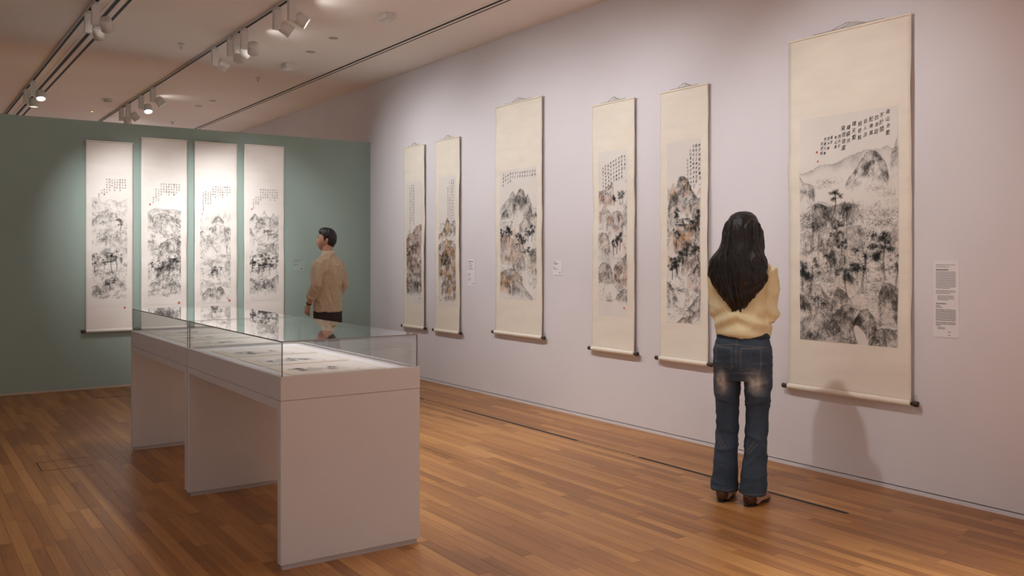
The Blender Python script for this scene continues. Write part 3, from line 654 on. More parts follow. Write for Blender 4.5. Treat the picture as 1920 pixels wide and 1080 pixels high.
def paint_leaf(P):
    for k in range(5):
        a = .1 + .16 * k; P.mount([(a - .15, .62 + .1 * P.r.rand()), (a, .3 + .3 * P.r.rand()), (a + .2, .6 + .2 * P.r.rand())], .95, .32, .7, GREY, rough=.05, mist=.6, dots=.6)
    for k in range(5): P.tree(.12 + .78 * P.r.rand(), .6 + .3 * P.r.rand(), .28, .12, .5)
    P.lines(.05, .95, .75, .95, 14, .25)

# ================================================================ glyphs and print
GLYPH = {}
def glyph(ch):
    """outline mesh of one character, in a unit box"""
    if ch in GLYPH: return GLYPH[ch]
    cu = bpy.data.curves.new('glyph', 'FONT'); cu.body = ch; cu.resolution_u = 2; cu.size = 1.; cu.offset = .004
    o = bpy.data.objects.new('glyph', cu); COL.objects.link(o)
    dg = bpy.context.evaluated_depsgraph_get(); ev = o.evaluated_get(dg); me = ev.to_mesh()
    v = np.array([(p.co.x, p.co.y) for p in me.vertices]) if len(me.vertices) else np.zeros((0, 2))
    f = [tuple(p.vertices) for p in me.polygons]
    ev.to_mesh_clear(); bpy.data.objects.remove(o); bpy.data.curves.remove(cu)
    GLYPH[ch] = (v, f); return GLYPH[ch]
def word_mesh(mb_v, mb_f, text, x, z, size):
    v, f = glyph(text)
    if len(v) == 0: return 0
    n = len(mb_v); mb_v += [(x + a * size, z + b * size) for a, b in v]; mb_f += [tuple(i + n for i in q) for q in f]
    return v[:, 0].max() * size

# ================================================================ hanging scrolls
POOL = '山水月石人下小上行年江木不有心天夕方白千文生水泉古川中子半青舟夫友公正平林言交老先松'
def scroll(name, label, loc, rz, w, h, silk, pic, painter, seed, cols, res, seals=(), wave=1., paper=(.80, .765, .715), top_tone=1.):
    """pic = (x0, x1, z0, z1) in local metres, x from the centre line, z from the roller"""
    t = thing(name, label, 'hanging scroll', loc, rz, 'hanging landscape scrolls')
    r = np.random.RandomState(seed); ph = r.rand(8) * 6.28
    def off(x, z):
        x, z = np.asarray(x, float), np.asarray(z, float); q = np.clip(z / h, 0, 1); env = np.sin(np.pi * np.clip(q, 0, 1)) ** .5
        e = (np.abs(x) / (w / 2)) ** 5
        k = .0022 * np.sin(9 * z + 3 * x + ph[0]) + .0014 * np.sin(23 * z - 5 * x + ph[1]) + .0030 * np.sin(4.2 * z + ph[2]) * (x / w * 2)
        return .026 + wave * env * (k + e * (.004 * np.sin(3.3 * z + ph[3]) + .002 * np.sin(14 * z + ph[4]))) + .006 * np.exp(-z / .05)
    nx, nz = 25, 121
    X, Z = np.meshgrid(np.linspace(-w / 2, w / 2, nx), np.linspace(.012, h, nz))
    v = np.stack([X, -off(X, Z), Z], -1).reshape(-1, 3)
    o = mesh_obj('silk_mount', v, grid_faces(nx, nz), silk, t, smooth=True)
    m = o.modifiers.new('thickness', 'SOLIDIFY'); m.thickness = .0012; m.offset = -1
    # seams of the mount: thin strips of paper edging round the picture
    x0, x1, z0, z1 = pic
    # painting
    W, H = max(8, int((x1 - x0) / res)), max(8, int((z1 - z0) / res))
    P = Ink(W, H, seed); painter(P); im = P.result(paper)
    X, Z = np.meshgrid(np.linspace(x0, x1, W), np.linspace(z1, z0, H))
    v = np.stack([X, -off(X, Z) - .0012, Z], -1).reshape(-1, 3)
    mesh_obj('painting', v, grid_faces(W, H)[:, ::-1], M_PAINT, t, smooth=True, colors=im.reshape(-1, 3))
    # inscription: columns of brush characters, right to left
    iv, jf = [], []
    for cx, cz, sz, text in cols:
        z = cz
        for ch in text:
            k = sz * r.uniform(.85, 1.12); g, f = glyph(ch)
            if len(g):
                a = r.randn() * .09; c_, s_ = math.cos(a), math.sin(a); p = (g - (.5, .36)) * (k * .78, k * .9)
                p = np.stack([p[:, 0] * c_ - p[:, 1] * s_ + p[:, 1] * .14, p[:, 0] * s_ + p[:, 1] * c_ + p[:, 0] * .12], 1)
                px, pz = cx + p[:, 0] + r.randn() * sz * .05, z + p[:, 1]
                n = len(iv); iv += np.stack([px, -off(px, pz) - .0024, pz], 1).tolist(); jf += [tuple(i + n for i in q) for q in f]
            z -= sz * 1.16
    if iv: tag(mesh_obj('inscription', iv, jf, M_INK, t), kind='stuff')
    for sx, sz_, s_ in seals:
        X, Z = np.meshgrid(np.linspace(sx - s_ / 2, sx + s_ / 2, 4), np.linspace(sz_ - s_ / 2, sz_ + s_ / 2, 4))
        mesh_obj('seal', np.stack([X, -off(X, Z) - .0024, Z], -1).reshape(-1, 3), grid_faces(4, 4), M_SEAL, t)
    # top batten, cord, nail
    yt = -float(off(0, h))
    MB().box((-w / 2 - .002, yt - .007, h - .006), (w / 2 + .002, yt + .006, h + .009)).build('top_batten', silk, t, bevel=.004)
    MB().box((-w * .28, yt - .004, h + .009), (w * .3, yt + .003, h + .0125)).build('batten_edge', M_ROD, t)
    c = MB().tube([(-w * .13, yt, h + .010), (-w * .06, yt, h + .028), (0, yt, h + .040), (.004, yt, h + .040), (w * .09, yt, h + .030), (w * .17, yt, h + .010)], .0022, 6)
    c.build('cord', M_CORD, t)
    MB().tube([(0, 0, h + .05), (0, yt - .006, h + .036), (0, yt - .008, h + .044)], .002, 6).build('hook', M_STEEL, t)
    # roller with knobs and acrylic clips
    rr = .019; cy = -.030
    MB().lathe([(rr * .98, -w / 2), (rr, -w / 2 + .003), (rr, w / 2 - .003), (rr * .98, w / 2)], 'x', 24, (0, cy, 0)).build('roller', silk, t, smooth=True)
    for s in (-1, 1):
        MB().lathe([(.010, s * w / 2), (.0125, s * (w / 2 + .006)), (.0125, s * (w / 2 + .012)), (.016, s * (w / 2 + .020)), (.0175, s * (w / 2 + .034)), (.0165, s * (w / 2 + .044)), (.011, s * (w / 2 + .048))][::s], 'x', 20, (0, cy, 0)).build('knob', M_KNOB, t, smooth=True)
        xx = s * (w / 2 + .014)
        MB().box((xx - .009, -.052, .016), (xx + .009, -.001, .019)).box((xx - .009, -.004, .019), (xx + .009, -.001, .05)).build('acrylic_clip', M_ACRYL, t)
    return t
RZ = -math.pi / 2
R6_COLS = []
def right_scroll(name, label, ya, yb, z0, z1, pic_y, pic_z, *a, **k):
    """ya > yb are the far and near edges along the white wall"""
    c = (ya + yb) / 2; w = ya - yb
    return scroll(name, label, (WALL_X, c, z0), RZ, w, z1 - z0, M_SILK_R, (c - pic_y[0], c - pic_y[1], pic_z[0] - z0, pic_z[1] - z0), *a, **k)
def columns(x_right, z_top, dx, size, counts, seed, drop=0.):
    r = random.Random(seed); out = []
    for i, q in enumerate(counts):
        n, dz, k = q if isinstance(q, tuple) else (q, 0., 1.)
        out.append((x_right - i * dx, z_top - dz - i * drop, size * k, ''.join(r.choice(POOL) for _ in range(n))))
    return out
# the largest scroll
hc = (3.887 + 3.011) / 2
big_cols = []
TXT = ['高山依壑', '不於間', '四逐岩', '松拂風', '話人涼', '相依點', '晴天壑', '峰嵘共', '窥雨宿葉']
bx = [1365, 1300, 1245, 1190, 1125, 1065, 1000, 940, 885]; by = [0, .016, .026, .03, .038, .05, .045, .062, .062]
for q, (s_, X_, d_) in enumerate(zip(TXT, bx, by)):
    big_cols.append(((X_ - 360) / 1105 * .705 - .3525, 2.255 - .535 - d_ + .012, .036, s_))
for q, (s_, X_, d_) in enumerate(zip(['西月於', '青山寿', '蒼客', '吾作健', '西湖六書', '安老船'], [835, 795, 745, 710, 670, 630], [.112, .116, .112, .118, .118, .145])):
    big_cols.append(((X_ - 360) / 1105 * .705 - .3525, 2.255 - .535 - d_ + .012, .026, s_))
right_scroll('hanging_scroll', 'largest cream scroll, dense ink landscape with dark trees, beside the standing woman', 3.887, 3.011, .535, 2.822, (3.797, 3.094), (.852, 2.297), paint_high, 1, big_cols, .003,
             seals=((-.215, 1.535, .014), (-.205, 1.475, .012)), wave=1.25)
right_scroll('hanging_scroll', 'narrow cream scroll of dark autumn mountains with a pale stream, left of the woman', 5.106, 4.607, .606, 2.664, (5.03, 4.681), (.891, 2.27), paint_r5, 10,
             columns(.165, 1.615, .030, .030, [(8, 0, 1), (9, 0, .95), (10, 0, .95), (11, .03, .85), (8, .1, .8)], 5), .004, seals=((.015, 1.25, .012),))
right_scroll('hanging_scroll', 'cream scroll of pale pink mountains with a tiny boat, third from the woman', 5.929, 5.4, .613, 2.675, (5.848, 5.489), (.897, 2.275), paint_r4, 9,
             columns(.15, 1.60, .034, .028, [(4, 0, 1), (6, 0, 1), (6, .01, 1), (6, .02, 1), (6, .03, 1), (7, .04, 1), (7, .06, 1), (9, .06, .9), (9, .08, .9)], 6), .004, seals=((-.14, 1.28, .013), (.14, .36, .016)))
right_scroll('hanging_scroll', 'wide cream scroll with a tall grey peak and blue-black trees, middle of the white wall', 7.432, 6.651, .648, 2.870, (7.344, 6.735), (.985, 2.235), paint_r3, 8,
             columns(.285, 1.545, .0405, .030, [(2, 0, 1)] * 10 + [(3, 0, 1), (3, .01, 1), (2, .02, 1), (4, 0, 1)], 7), .004)
right_scroll('hanging_scroll', 'narrow cream scroll of orange ochre cliffs, second from the green wall', 8.626, 8.115, .587, 2.658, (8.55, 8.188), (.862, 2.255), paint_r2, 7,
             columns(.135, 1.62, .037, .027, [(15, 0, 1), (15, 0, 1), (14, .02, 1), (16, .08, .85)], 8), .004, seals=((-.13, .33, .014),))
right_scroll('hanging_scroll', 'narrow cream scroll of pinkish grey rocks, nearest the green wall', 9.363, 8.876, .587, 2.655, (9.30, 8.935), (.862, 2.255), paint_r1, 6,
             columns(.0, 1.62, .043, .027, [(15, 0, 1), (14, .0, 1), (18, .02, 1)], 9), .004, seals=((-.10, .98, .014), (.14, .33, .016)))
def green_scroll(label, xa, xb, z0, z1, pic_x, pic_z, *a, **k):
    c = (xa + xb) / 2
    return scroll('hanging_scroll', label, (c, GREEN_Y, z0), 0., xb - xa, z1 - z0, M_SILK_G, (pic_x[0] - c, pic_x[1] - c, pic_z[0] - z0, pic_z[1] - z0), *a, paper=(.83, .79, .735), **k)
green_scroll('leftmost ivory scroll on the green wall, sparse ink landscape, hung clear of the case', 1.671, 2.134, .612, 2.609, (1.728, 2.078), (.867, 2.245), paint_g1, 2,
             columns(.155, 1.60, .026, .024, [(4, 0, 1), (4, 0, 1), (5, 0, 1), (4, 0, 1), (5, 0, 1), (3, .01, 1), (5, 0, 1), (6, 0, 1), (3, .11, .9), (2, .12, .9), (3, .16, .9)], 11), .004, seals=((.15, .235, .02),))
green_scroll('second scroll from the left on the green wall, ink cliffs above dense woods', 2.219, 2.702, .612, 2.679, (2.285, 2.636), (.867, 2.245), paint_g2, 3,
             columns(.155, 1.575, .027, .024, [(3, 0, 1), (4, 0, 1), (5, 0, 1), (4, 0, 1), (5, 0, 1), (4, 0, 1), (4, 0, 1), (5, 0, 1), (6, .06, .85), (6, .06, .85), (3, .15, .9)], 12), .004, seals=((-.15, 1.35, .018), (.155, .27, .024)))
green_scroll('third scroll from the left on the green wall, small pointed far peaks', 2.783, 3.26, .612, 2.676, (2.842, 3.189), (.870, 2.235), paint_g3, 4,
             columns(.155, 1.57, .027, .025, [(3, 0, 1), (4, 0, 1), (3, 0, 1), (5, 0, 1), (4, 0, 1), (4, .01, 1), (5, 0, 1), (4, 0, 1), (6, .06, .85), (6, .07, .85), (6, .06, .85), (10, .07, .8)], 13), .004, seals=((-.155, 1.26, .012), (.15, .28, .024)))
green_scroll('rightmost scroll on the green wall, ink landscape with black trees, beside the man', 3.342, 3.82, .612, 2.684, (3.405, 3.752), (.880, 2.225), paint_g4, 5,
             columns(.15, 1.56, .028, .025, [(4, 0, 1), (5, 0, 1), (4, 0, 1), (5, 0, 1), (4, 0, 1), (4, 0, 1), (4, 0, 1), (5, 0, 1), (4, .09, .85), (4, .09, .85), (5, .12, .8)], 14), .004, seals=((-.15, 1.33, .016),))

# ================================================================ captions on the walls
def caption(label, loc, rz, w, h, plate, lines):
    """lines: (x0, z below the top, width, height) bars of print too small to read"""
    t = thing('wall_caption', label, 'caption', loc, rz, 'wall captions')
    MB().box((-w / 2, -.003, 0), (w / 2, 0, h)).build('plate', plate, t)
    r = random.Random(label); mv = MB()
    for x0, z, ln, hh in lines:
        x = x0; end = x0 + ln
        while x < end - .001:
            k = min(r.uniform(.006, .018), end - x); mv.box((-w / 2 + x, -.0036, h - z - hh), (-w / 2 + x + k * .86, -.003, h - z)); x += k
    mv.build('print', M_PRINT, t, kind='stuff')
    return t
ls = []
z = .052
for n, k in ((2, .0105), (13, .0098), (0, .006), (3, .0098), (0, .005), (4, .0092)):
    for i in range(n):
        full = .118 if i < n - 1 else .085
        ls.append((.016 + (.010 if k == .0092 else 0), z, full - (.02 if k == .0092 else 0) if n > 2 else .075, .0034)); z += k
    z += k * .6
z += .012
ls.append((.016, z, .062, .0065)); z += .014
for i in range(3): ls.append((.016, z, .025 + .008 * i, .0032)); z += .0085
z += .006
for i in range(8): ls.append((.016, z, .118, .0045)); z += .0108
z += .006
for i in range(3): ls.append((.016, z, .118 if i < 2 else .03, .0045)); z += .0108
z += .004
for i in range(2): ls.append((.026, z, .045, .004)); z += .0095
zk = .395 / z; ls = [(a, b * zk if b > .06 else b, c_, d_ * min(1, zk)) for a, b, c_, d_ in ls]
ls.append((.088, .405, .018, .003)); ls.append((.088, .422, .018, .003))
c = caption('tall pale caption panel of small print right of the largest scroll', (WALL_X, (2.889 + 2.738) / 2, .936), RZ, .151, .437, M_PLATE, ls)
tv, tf = [], []
word_mesh(tv, tf, 'High Mountains, Flowing Water –', -.0595, .437 - .026, .0088); word_mesh(tv, tf, 'Song with Calligraphy', -.0595, .437 - .038, .0088)
tag(mesh_obj('title', [(x, -.0036, z) for x, z in tv], tf, M_PRINT, c), kind='stuff')
caption('small pale caption between the wide scroll and the pink mountain scroll', (WALL_X, 6.45, 1.228), RZ, .135, .134, M_PLATE, [(.012, .012, .03, .005), (.012, .026, .07, .004), (.012, .034, .06, .004), (.012, .058, .015, .006), (.012, .07, .02, .004), (.012, .078, .06, .004), (.095, .11, .02, .006)])
caption('tall narrow pale caption right of the ochre cliff scroll', (WALL_X, 7.91, 1.087), RZ, .147, .28, M_PLATE, [(.012, .02, .09, .007), (.012, .04, .06, .005), (.012, .06, .08, .005), (.012, .08, .07, .005), (.012, .10, .09, .005), (.012, .15, .04, .007), (.012, .17, .03, .005), (.012, .2, .05, .005), (.012, .215, .03, .005), (.1, .25, .02, .008)])
caption('small sage caption on the green wall beside the man', (4.01, GREEN_Y, 1.221), 0., .147, .147, M_PLATE_G, [(.010, .014, .12, .006), (.010, .034, .07, .005), (.010, .064, .05, .006), (.010, .08, .02, .006), (.1, .115, .02, .012)])

# lettering on the floor between the stretches of tape
for y0, y1 in ((7.69, 7.02), (5.305, 4.67)):
    lv, lf = [], []; wd = word_mesh(lv, lf, 'PLEASE DO NOT TOUCH THE ARTWORK', 0, 0, 1.); k = (y0 - y1) / wd
    lo = tag(mesh_obj('lettering', [(x * k, (z - .36) * k * 1.0, .0007) for x, z in lv], lf, M_TAPE, warn), kind='stuff'); lo.location = (0, y0 - 2.985, 0); lo.rotation_euler = (0, 0, -math.pi / 2)

# ================================================================ display cases
CX0, CX1 = 1.42, 2.12
def display_case(label, y0, y1):
    t = thing('display_case', label, 'display case', (CX0, y0, 0), group='glass-topped display cases')
    W, D = CX1 - CX0, y1 - y0; rim = .86
    # tray walls round a sunk deck
    MB().box((0, 0, .757), (W, .022, rim)).box((0, D - .022, .757), (W, D, rim)).box((0, .022, .757), (.022, D - .022, rim)).box((W - .022, .022, .757), (W, D - .022, rim)).box((.022, .022, .757), (W - .022, D - .022, .80)).build('tray', M_CASE, t)
    MB().box((.022, .022, .80), (W - .022, D - .022, .855)).build('deck', M_LINING, t)
    MB().box((.003, .003, .7535), (W - .003, D - .003, .757)).build('joint', mat('case_joint', (.40, .36, .335), .7), t)
    MB().box((0, .042, .715), (.022, D - .042, .7535)).box((W - .022, .042, .715), (W, D - .042, .7535)).box((.022, .042, .735), (W - .022, D - .042, .7535)).build('apron', M_CASE, t)
    for a in (0, D - .042):
        p = MB().box((0, a, .024), (W, a + .042, .7535)).build('end_panel', M_CASE, t, bevel=.0015)
        MB().box((.012, a + .008, 0), (W - .012, a + .034, .024)).build('plinth', mat('plinth_paint', (.50, .46, .44), .6), t)
    MB().box((.001, .001, rim), (W - .001, .022, rim + .0015)).box((.001, D - .022, rim), (W - .001, D - .001, rim + .0015)).box((.001, .022, rim), (.022, D - .022, rim + .0015)).box((W - .022, .022, rim), (W - .001, D - .022, rim + .0015)).build('rim', M_LINING, t)
    # glass hood
    g = .008; th = .006; top = 1.02
    def pane(a, b):
        (xa, ya, za), (xb, yb, zb) = a, b
        o = MB().box(a, b).build('glass_pane', M_GLASS, t); o.data.materials.append(M_GEDGE)
        dims = (xb - xa, yb - ya, zb - za); thin = dims.index(min(dims))
        for p in o.data.polygons:
            if abs(p.normal[thin]) < .5: p.material_index = 1
    pane((g, g, rim + .0015), (W - g, g + th, top - th)); pane((g, D - g - th, rim + .0015), (W - g, D - g, top - th))
    pane((g, g + th, rim + .0015), (g + th, D - g - th, top - th)); pane((W - g - th, g + th, rim + .0015), (W - g, D - g - th, top - th))
    pane((g, g, top - th), (W - g, D - g, top))
    return t
display_case('near glass-topped display case with open knee space, closest to the camera', 3.865, 5.402)
display_case('far glass-topped display case standing towards the green wall', 5.414, 6.905)
# album leaves lying inside
M_LEAF = mat('leaf_mount', (.80, .735, .61), .8, noise=.03, nscale=6); M_LEAFP = mat('leaf_paper', (.84, .81, .765), .8, noise=.02, nscale=6)
for q, (y0, y1, label) in enumerate(((3.93, 4.29, 'album leaf nearest the front end of the near case'), (4.345, 4.735, 'album leaf in the middle of the near case'), (4.79, 5.19, 'album leaf at the far end of the near case'),
                                     (5.50, 5.88, 'album leaf at the front end of the far case'), (5.94, 6.32, 'album leaf in the middle of the far case'), (6.38, 6.76, 'album leaf farthest back, at the green wall end of the far case'))):
    t = thing('album_leaf', 'cream ink landscape ' + label, 'painting', (1.50, y0, .855), group='album leaves in the cases')
    D = y1 - y0; W = .47
    MB().box((0, 0, 0), (W, D, .003)).build('mount', M_LEAF, t)
    MB().box((.035, .03, .003), (W - .02, D - .03, .0036)).build('paper', M_LEAFP, t)
    nx, nz = 74, 68
    P = Ink(nx, nz, 40 + q); paint_leaf(P); im = P.result((.83, .80, .755))
    X, Y = np.meshgrid(np.linspace(.04, .335, nx), np.linspace(D - .035, .035, nz))
    mesh_obj('picture', np.stack([X, Y, np.full_like(X, .0042)], -1).reshape(-1, 3), grid_faces(nx, nz)[:, ::-1], M_PAINT, t, colors=im.reshape(-1, 3))
    MB().box((.345, .05, .0036), (.357, .062, .0042)).build('seal', M_SEAL, t)

# ================================================================ people
def vnoise(p, seed):
    """smooth 3-D value noise of points (n,3) in 0..1"""
    r = np.random.RandomState(seed); T = r.rand(16, 16, 16); i = np.floor(p).astype(int); a = p - i; a = a * a * (3 - 2 * a); out = 0
    for dx in (0, 1):
        for dy in (0, 1):
            for dz in (0, 1):
                wgt = (a[:, 0] if dx else 1 - a[:, 0]) * (a[:, 1] if dy else 1 - a[:, 1]) * (a[:, 2] if dz else 1 - a[:, 2])
                out = out + wgt * T[(i[:, 0] + dx) % 16, (i[:, 1] + dy) % 16, (i[:, 2] + dz) % 16]
    return out
def fuse(name, shells, mat_, parent, voxel=.006, smooth=6, disp=None, color=None):
    """melt overlapping closed shells into ONE continuous smooth surface"""
    mb = MB()
    for v, f in shells: mb.add(v, f)
    me = bpy.data.meshes.new(name); me.from_pydata(mb.v, [], mb.f); o = bpy.data.objects.new(name, me); COL.objects.link(o)
    rm = o.modifiers.new('r', 'REMESH'); rm.mode = 'VOXEL'; rm.voxel_size = voxel
    if smooth:
        sm = o.modifiers.new('s', 'SMOOTH'); sm.iterations = smooth; sm.factor = .5
    dg = bpy.context.evaluated_depsgraph_get(); dg.update()
    new = bpy.data.meshes.new_from_object(o.evaluated_get(dg)); bpy.data.objects.remove(o); bpy.data.meshes.remove(me)
    n = len(new.vertices); co = np.empty(n * 3, np.float32); new.vertices.foreach_get('co', co); co = co.reshape(-1, 3).astype(float)
    nr = np.array([x.vector[:] for x in new.vertex_normals]) if disp else None
    base = co.copy()
    if disp is not None:
        co = co + nr * disp(base, nr)[:, None]; new.vertices.foreach_set('co', co.astype(np.float32).ravel())
    if color is not None:
        a = new.color_attributes.new('col', 'FLOAT_COLOR', 'POINT'); c = np.ones((n, 4), np.float32); c[:, :3] = color(base); a.data.foreach_set('color', c.ravel())
    new.name = name; new.materials.clear(); new.materials.append(mat_)
    new.polygons.foreach_set('use_smooth', np.ones(len(new.polygons), bool)); new.update()
    return link(bpy.data.objects.new(name, new), parent)
def bumpf(x, c, s): return np.exp(-((x - c) / s) ** 2)
def head_shell(center, turn, pitch=0., scale=1., grow=None, seg=64, rows=44):
    """a head facing +Y turned about z; grow(x, y, z) adds thickness (hair cap)"""
    th = np.linspace(0.02, np.pi - .02, rows)[:, None]; ph = np.linspace(0, 2 * np.pi, seg, endpoint=False)[None]
    dx, dy, dz = np.sin(th) * np.cos(ph), np.sin(th) * np.sin(ph), np.cos(th) * np.ones_like(ph)
    x, y, z = dx * .076, dy * .096, dz * .114
    low = np.clip(-dz, 0, 1)
    x = x * (1 - .30 * low ** 1.3); y = np.where(dy < 0, y * (1 - .38 * low), y * (1 - .05 * low))
    y = y + .012 * np.where(dy < 0, 0, 1) * low
    f = np.clip(dy, 0, 1) ** .6
    y = y - .010 * f * bumpf(z, .075, .04) * 0
    nose = bumpf(x, 0, .0115) * np.where(z > -.026, np.clip((.030 - z) / .056, 0, 1), np.clip(1 - (-.026 - z) / .010, 0, 1))
    y = y + f * (.024 * nose + .004 * bumpf(z, .027, .010) * bumpf(np.abs(x), .025, .025) - .007 * bumpf(np.abs(x), .031, .015) * bumpf(z, .008, .012)
                 + .007 * bumpf(x, 0, .022) * bumpf(z, -.047, .006) + .0065 * bumpf(x, 0, .018) * bumpf(z, -.060, .006) - .003 * bumpf(z, -.0535, .003) * bumpf(x, 0, .02)
                 - .004 * bumpf(z, -.072, .007) + .009 * bumpf(x, 0, .022) * bumpf(z, -.092, .014))
    if grow is not None:
        g = grow(x, y, z); x, y, z = x + dx * g, y + dy * g, z + dz * g
    R = (Matrix.Rotation(turn, 3, 'Z') @ Matrix.Rotation(pitch, 3, 'X')); R = np.array(R)
    v = np.stack([x, y, z], -1).reshape(-1, 3) * scale @ R.T + np.array(center)
    fc = []
    for i in range(rows - 1):
        for k in range(seg):
            k2 = (k + 1) % seg; fc.append((i * seg + k, (i + 1) * seg + k, (i + 1) * seg + k2, i * seg + k2))
    fc.append(tuple(range(seg))); fc.append(tuple((rows - 1) * seg + k for k in range(seg))[::-1])
    return v.tolist(), fc
def on_head(p, center, turn, pitch=0., scale=1.):
    return Vector(center) + (Matrix.Rotation(turn, 3, 'Z') @ Matrix.Rotation(pitch, 3, 'X')) @ (Vector(p) * scale)
def ear_shells(center, turn, pitch, scale):
    out = []
    for s in (-1, 1):
        pts = [on_head((s * x, y, z), center, turn, pitch, scale) for x, y, z in ((.066, -.006, -.034), (.074, -.008, -.026), (.081, -.014, -.006), (.083, -.018, .012), (.080, -.016, .024), (.072, -.012, .030))]
        out.append(loft(pts, [(.004, .005), (.006, .009), (.006, .014), (.006, .017), (.006, .012), (.003, .005)], 10, side=tuple(on_head((s, -.3, 0), (0, 0, 0), turn))))
    return out
def ellip(c, r, seg=16, rows=10):
    v, f = [], []
    for i in range(rows):
        a = .05 + (math.pi - .1) * i / (rows - 1)
        for k in range(seg):
            b = 2 * math.pi * k / seg; v.append((c[0] + r[0] * math.sin(a) * math.cos(b), c[1] + r[1] * math.sin(a) * math.sin(b), c[2] + r[2] * math.cos(a)))
    for i in range(rows - 1):
        for k in range(seg):
            k2 = (k + 1) % seg; f.append((i * seg + k, (i + 1) * seg + k, (i + 1) * seg + k2, i * seg + k2))
    f.append(tuple(range(seg))); f.append(tuple((rows - 1) * seg + k for k in range(seg))[::-1])
    return v, f
def hand_shells(wrist, d, palm_n, thumb_side, curl=.5, s=1.):
    """palm + four unequal curled fingers + thumb.  d = direction wrist to knuckles, palm_n = way the palm faces, thumb_side = towards the thumb"""
    W = Vector(wrist); d = Vector(d).normalized(); n = Vector(palm_n); n = (n - d * n.dot(d)).normalized(); t = Vector(thumb_side); t = (t - d * t.dot(d) - n * t.dot(n)).normalized()
    out = [loft([W - d * .02, W + d * .01, W + d * .035 * s, W + d * .07 * s, W + d * .088 * s], [(.024, .018), (.026, .017), (.036, .017), (.041, .015), (.036, .011)], 14, side=tuple(t))]
    for off, ln, rad in ((.029, .072, .0085), (.010, .080, .0088), (-.009, .075, .0085), (-.028, .060, .0075)):
        p = W + d * .074 * s + t * off * s; a = .12; pts = [p]; seg = (.42, .32, .26)
        for q, k in enumerate(seg):
            a += curl * (.55 + .25 * q); p = p + (d * math.cos(a) + n * math.sin(a)) * ln * k * s; pts.append(p)
        out.append(loft(pts, [(rad * 1.05,) * 2, (rad,) * 2, (rad * .92,) * 2, (rad * .68,) * 2], 10, side=tuple(t)))
    b = W + d * .022 * s + t * .022 * s; p1 = b + (d * .55 + t * .6 + n * .35).normalized() * .036 * s; p2 = p1 + (d * .85 + t * .15 + n * .45).normalized() * .030 * s; p3 = p2 + (d * .9 - t * .1 + n * .45).normalized() * .022 * s
    out.append(loft([b, p1, p2, p3], [(.014, .014), (.0115, .0115), (.0098, .0098), (.007, .007)], 10, side=tuple(n)))
    return out
def limb(a, b, c, ra, rb, rc, n=4, side=(1, 0, 0)):
    A, B, C = Vector(a), Vector(b), Vector(c); pts, rad = [], []
    for k in range(n): q = k / n; pts.append(A.lerp(B, q)); rad.append((ra + (rb - ra) * q,) * 2)
    for k in range(n + 1): q = k / n; pts.append(B.lerp(C, q)); bul = .10 * rb * math.sin(math.pi * q); rad.append((rb + (rc - rb) * q + bul,) * 2)
    return loft(pts, rad, 14, side)
M_SKIN = mat('skin', (.55, .31, .215), .5, noise=.06, nscale=12)
M_HAIR = mat('black_hair', (.006, .005, .0045), .45, bump=.25, bscale=90, stretch=(3, 3, .5))
M_HAIRL = mat('long_black_hair', (.008, .0058, .005), .40, spec=.4, bump=.3, bscale=110, stretch=(2.5, 2.5, .35))
M_LINEN = mat('tan_linen', (.56, .455, .32), .85, noise=.10, nscale=55, bump=.25, bscale=260, stretch=(1, 1, .6))
M_CREAM = mat('butter_cotton', (.86, .775, .49), .85, noise=.04, nscale=20, bump=.12, bscale=200)
M_DENIM = mat('faded_denim', rough=.85, attr=True, noise=.10, nscale=70, bump=.15, bscale=300)
M_TROU = mat('dark_trousers', (.030, .021, .020), .8, noise=.1, nscale=40)
M_SHOE = mat('brown_leather', (.085, .035, .02), .4, noise=.2, nscale=25)
M_EYEW = mat('eye_white', (.75, .72, .68), .3); M_IRIS = mat('iris', (.02, .012, .008), .2); M_LIP = mat('band_black', (.015, .015, .016), .4)

def folds(seed, amp, scale=(14, 14, 9), zlim=None):
    def f(p, n):
        q = p * np.array(scale) + 31.7
        a = vnoise(q + vnoise(q * .5, seed + 3)[:, None] * 2.2, seed)
        rid = 1 - np.abs(2 * a - 1)
        b = vnoise(q * 2.3 + 5, seed + 1)
        return amp * ((rid ** 2 - .35) + .45 * (b - .5))
    return f
def eyes(parent, c, turn, pitch, s):
    for k in (-1, 1):
        e = on_head((k * .031, .0700, .008), c, turn, pitch, s); v, f = ellip(e, (.012, .012, .011)); o = mesh_obj('eye', v, f, M_EYEW, parent, smooth=True)
        e2 = on_head((k * .0315, .0770, .008), c, turn, pitch, s); v, f = ellip(e2, (.0062, .0062, .0062)); mesh_obj('iris', v, f, M_IRIS, o, smooth=True)
        pts = [on_head((k * x, y, z), c, turn, pitch, s) for x, y, z in ((.014, .094, .030), (.030, .091, .036), (.048, .077, .031))]
        MB().tube(pts, [.0025, .0035, .0018], 6).build('eyebrow', M_HAIR, parent)

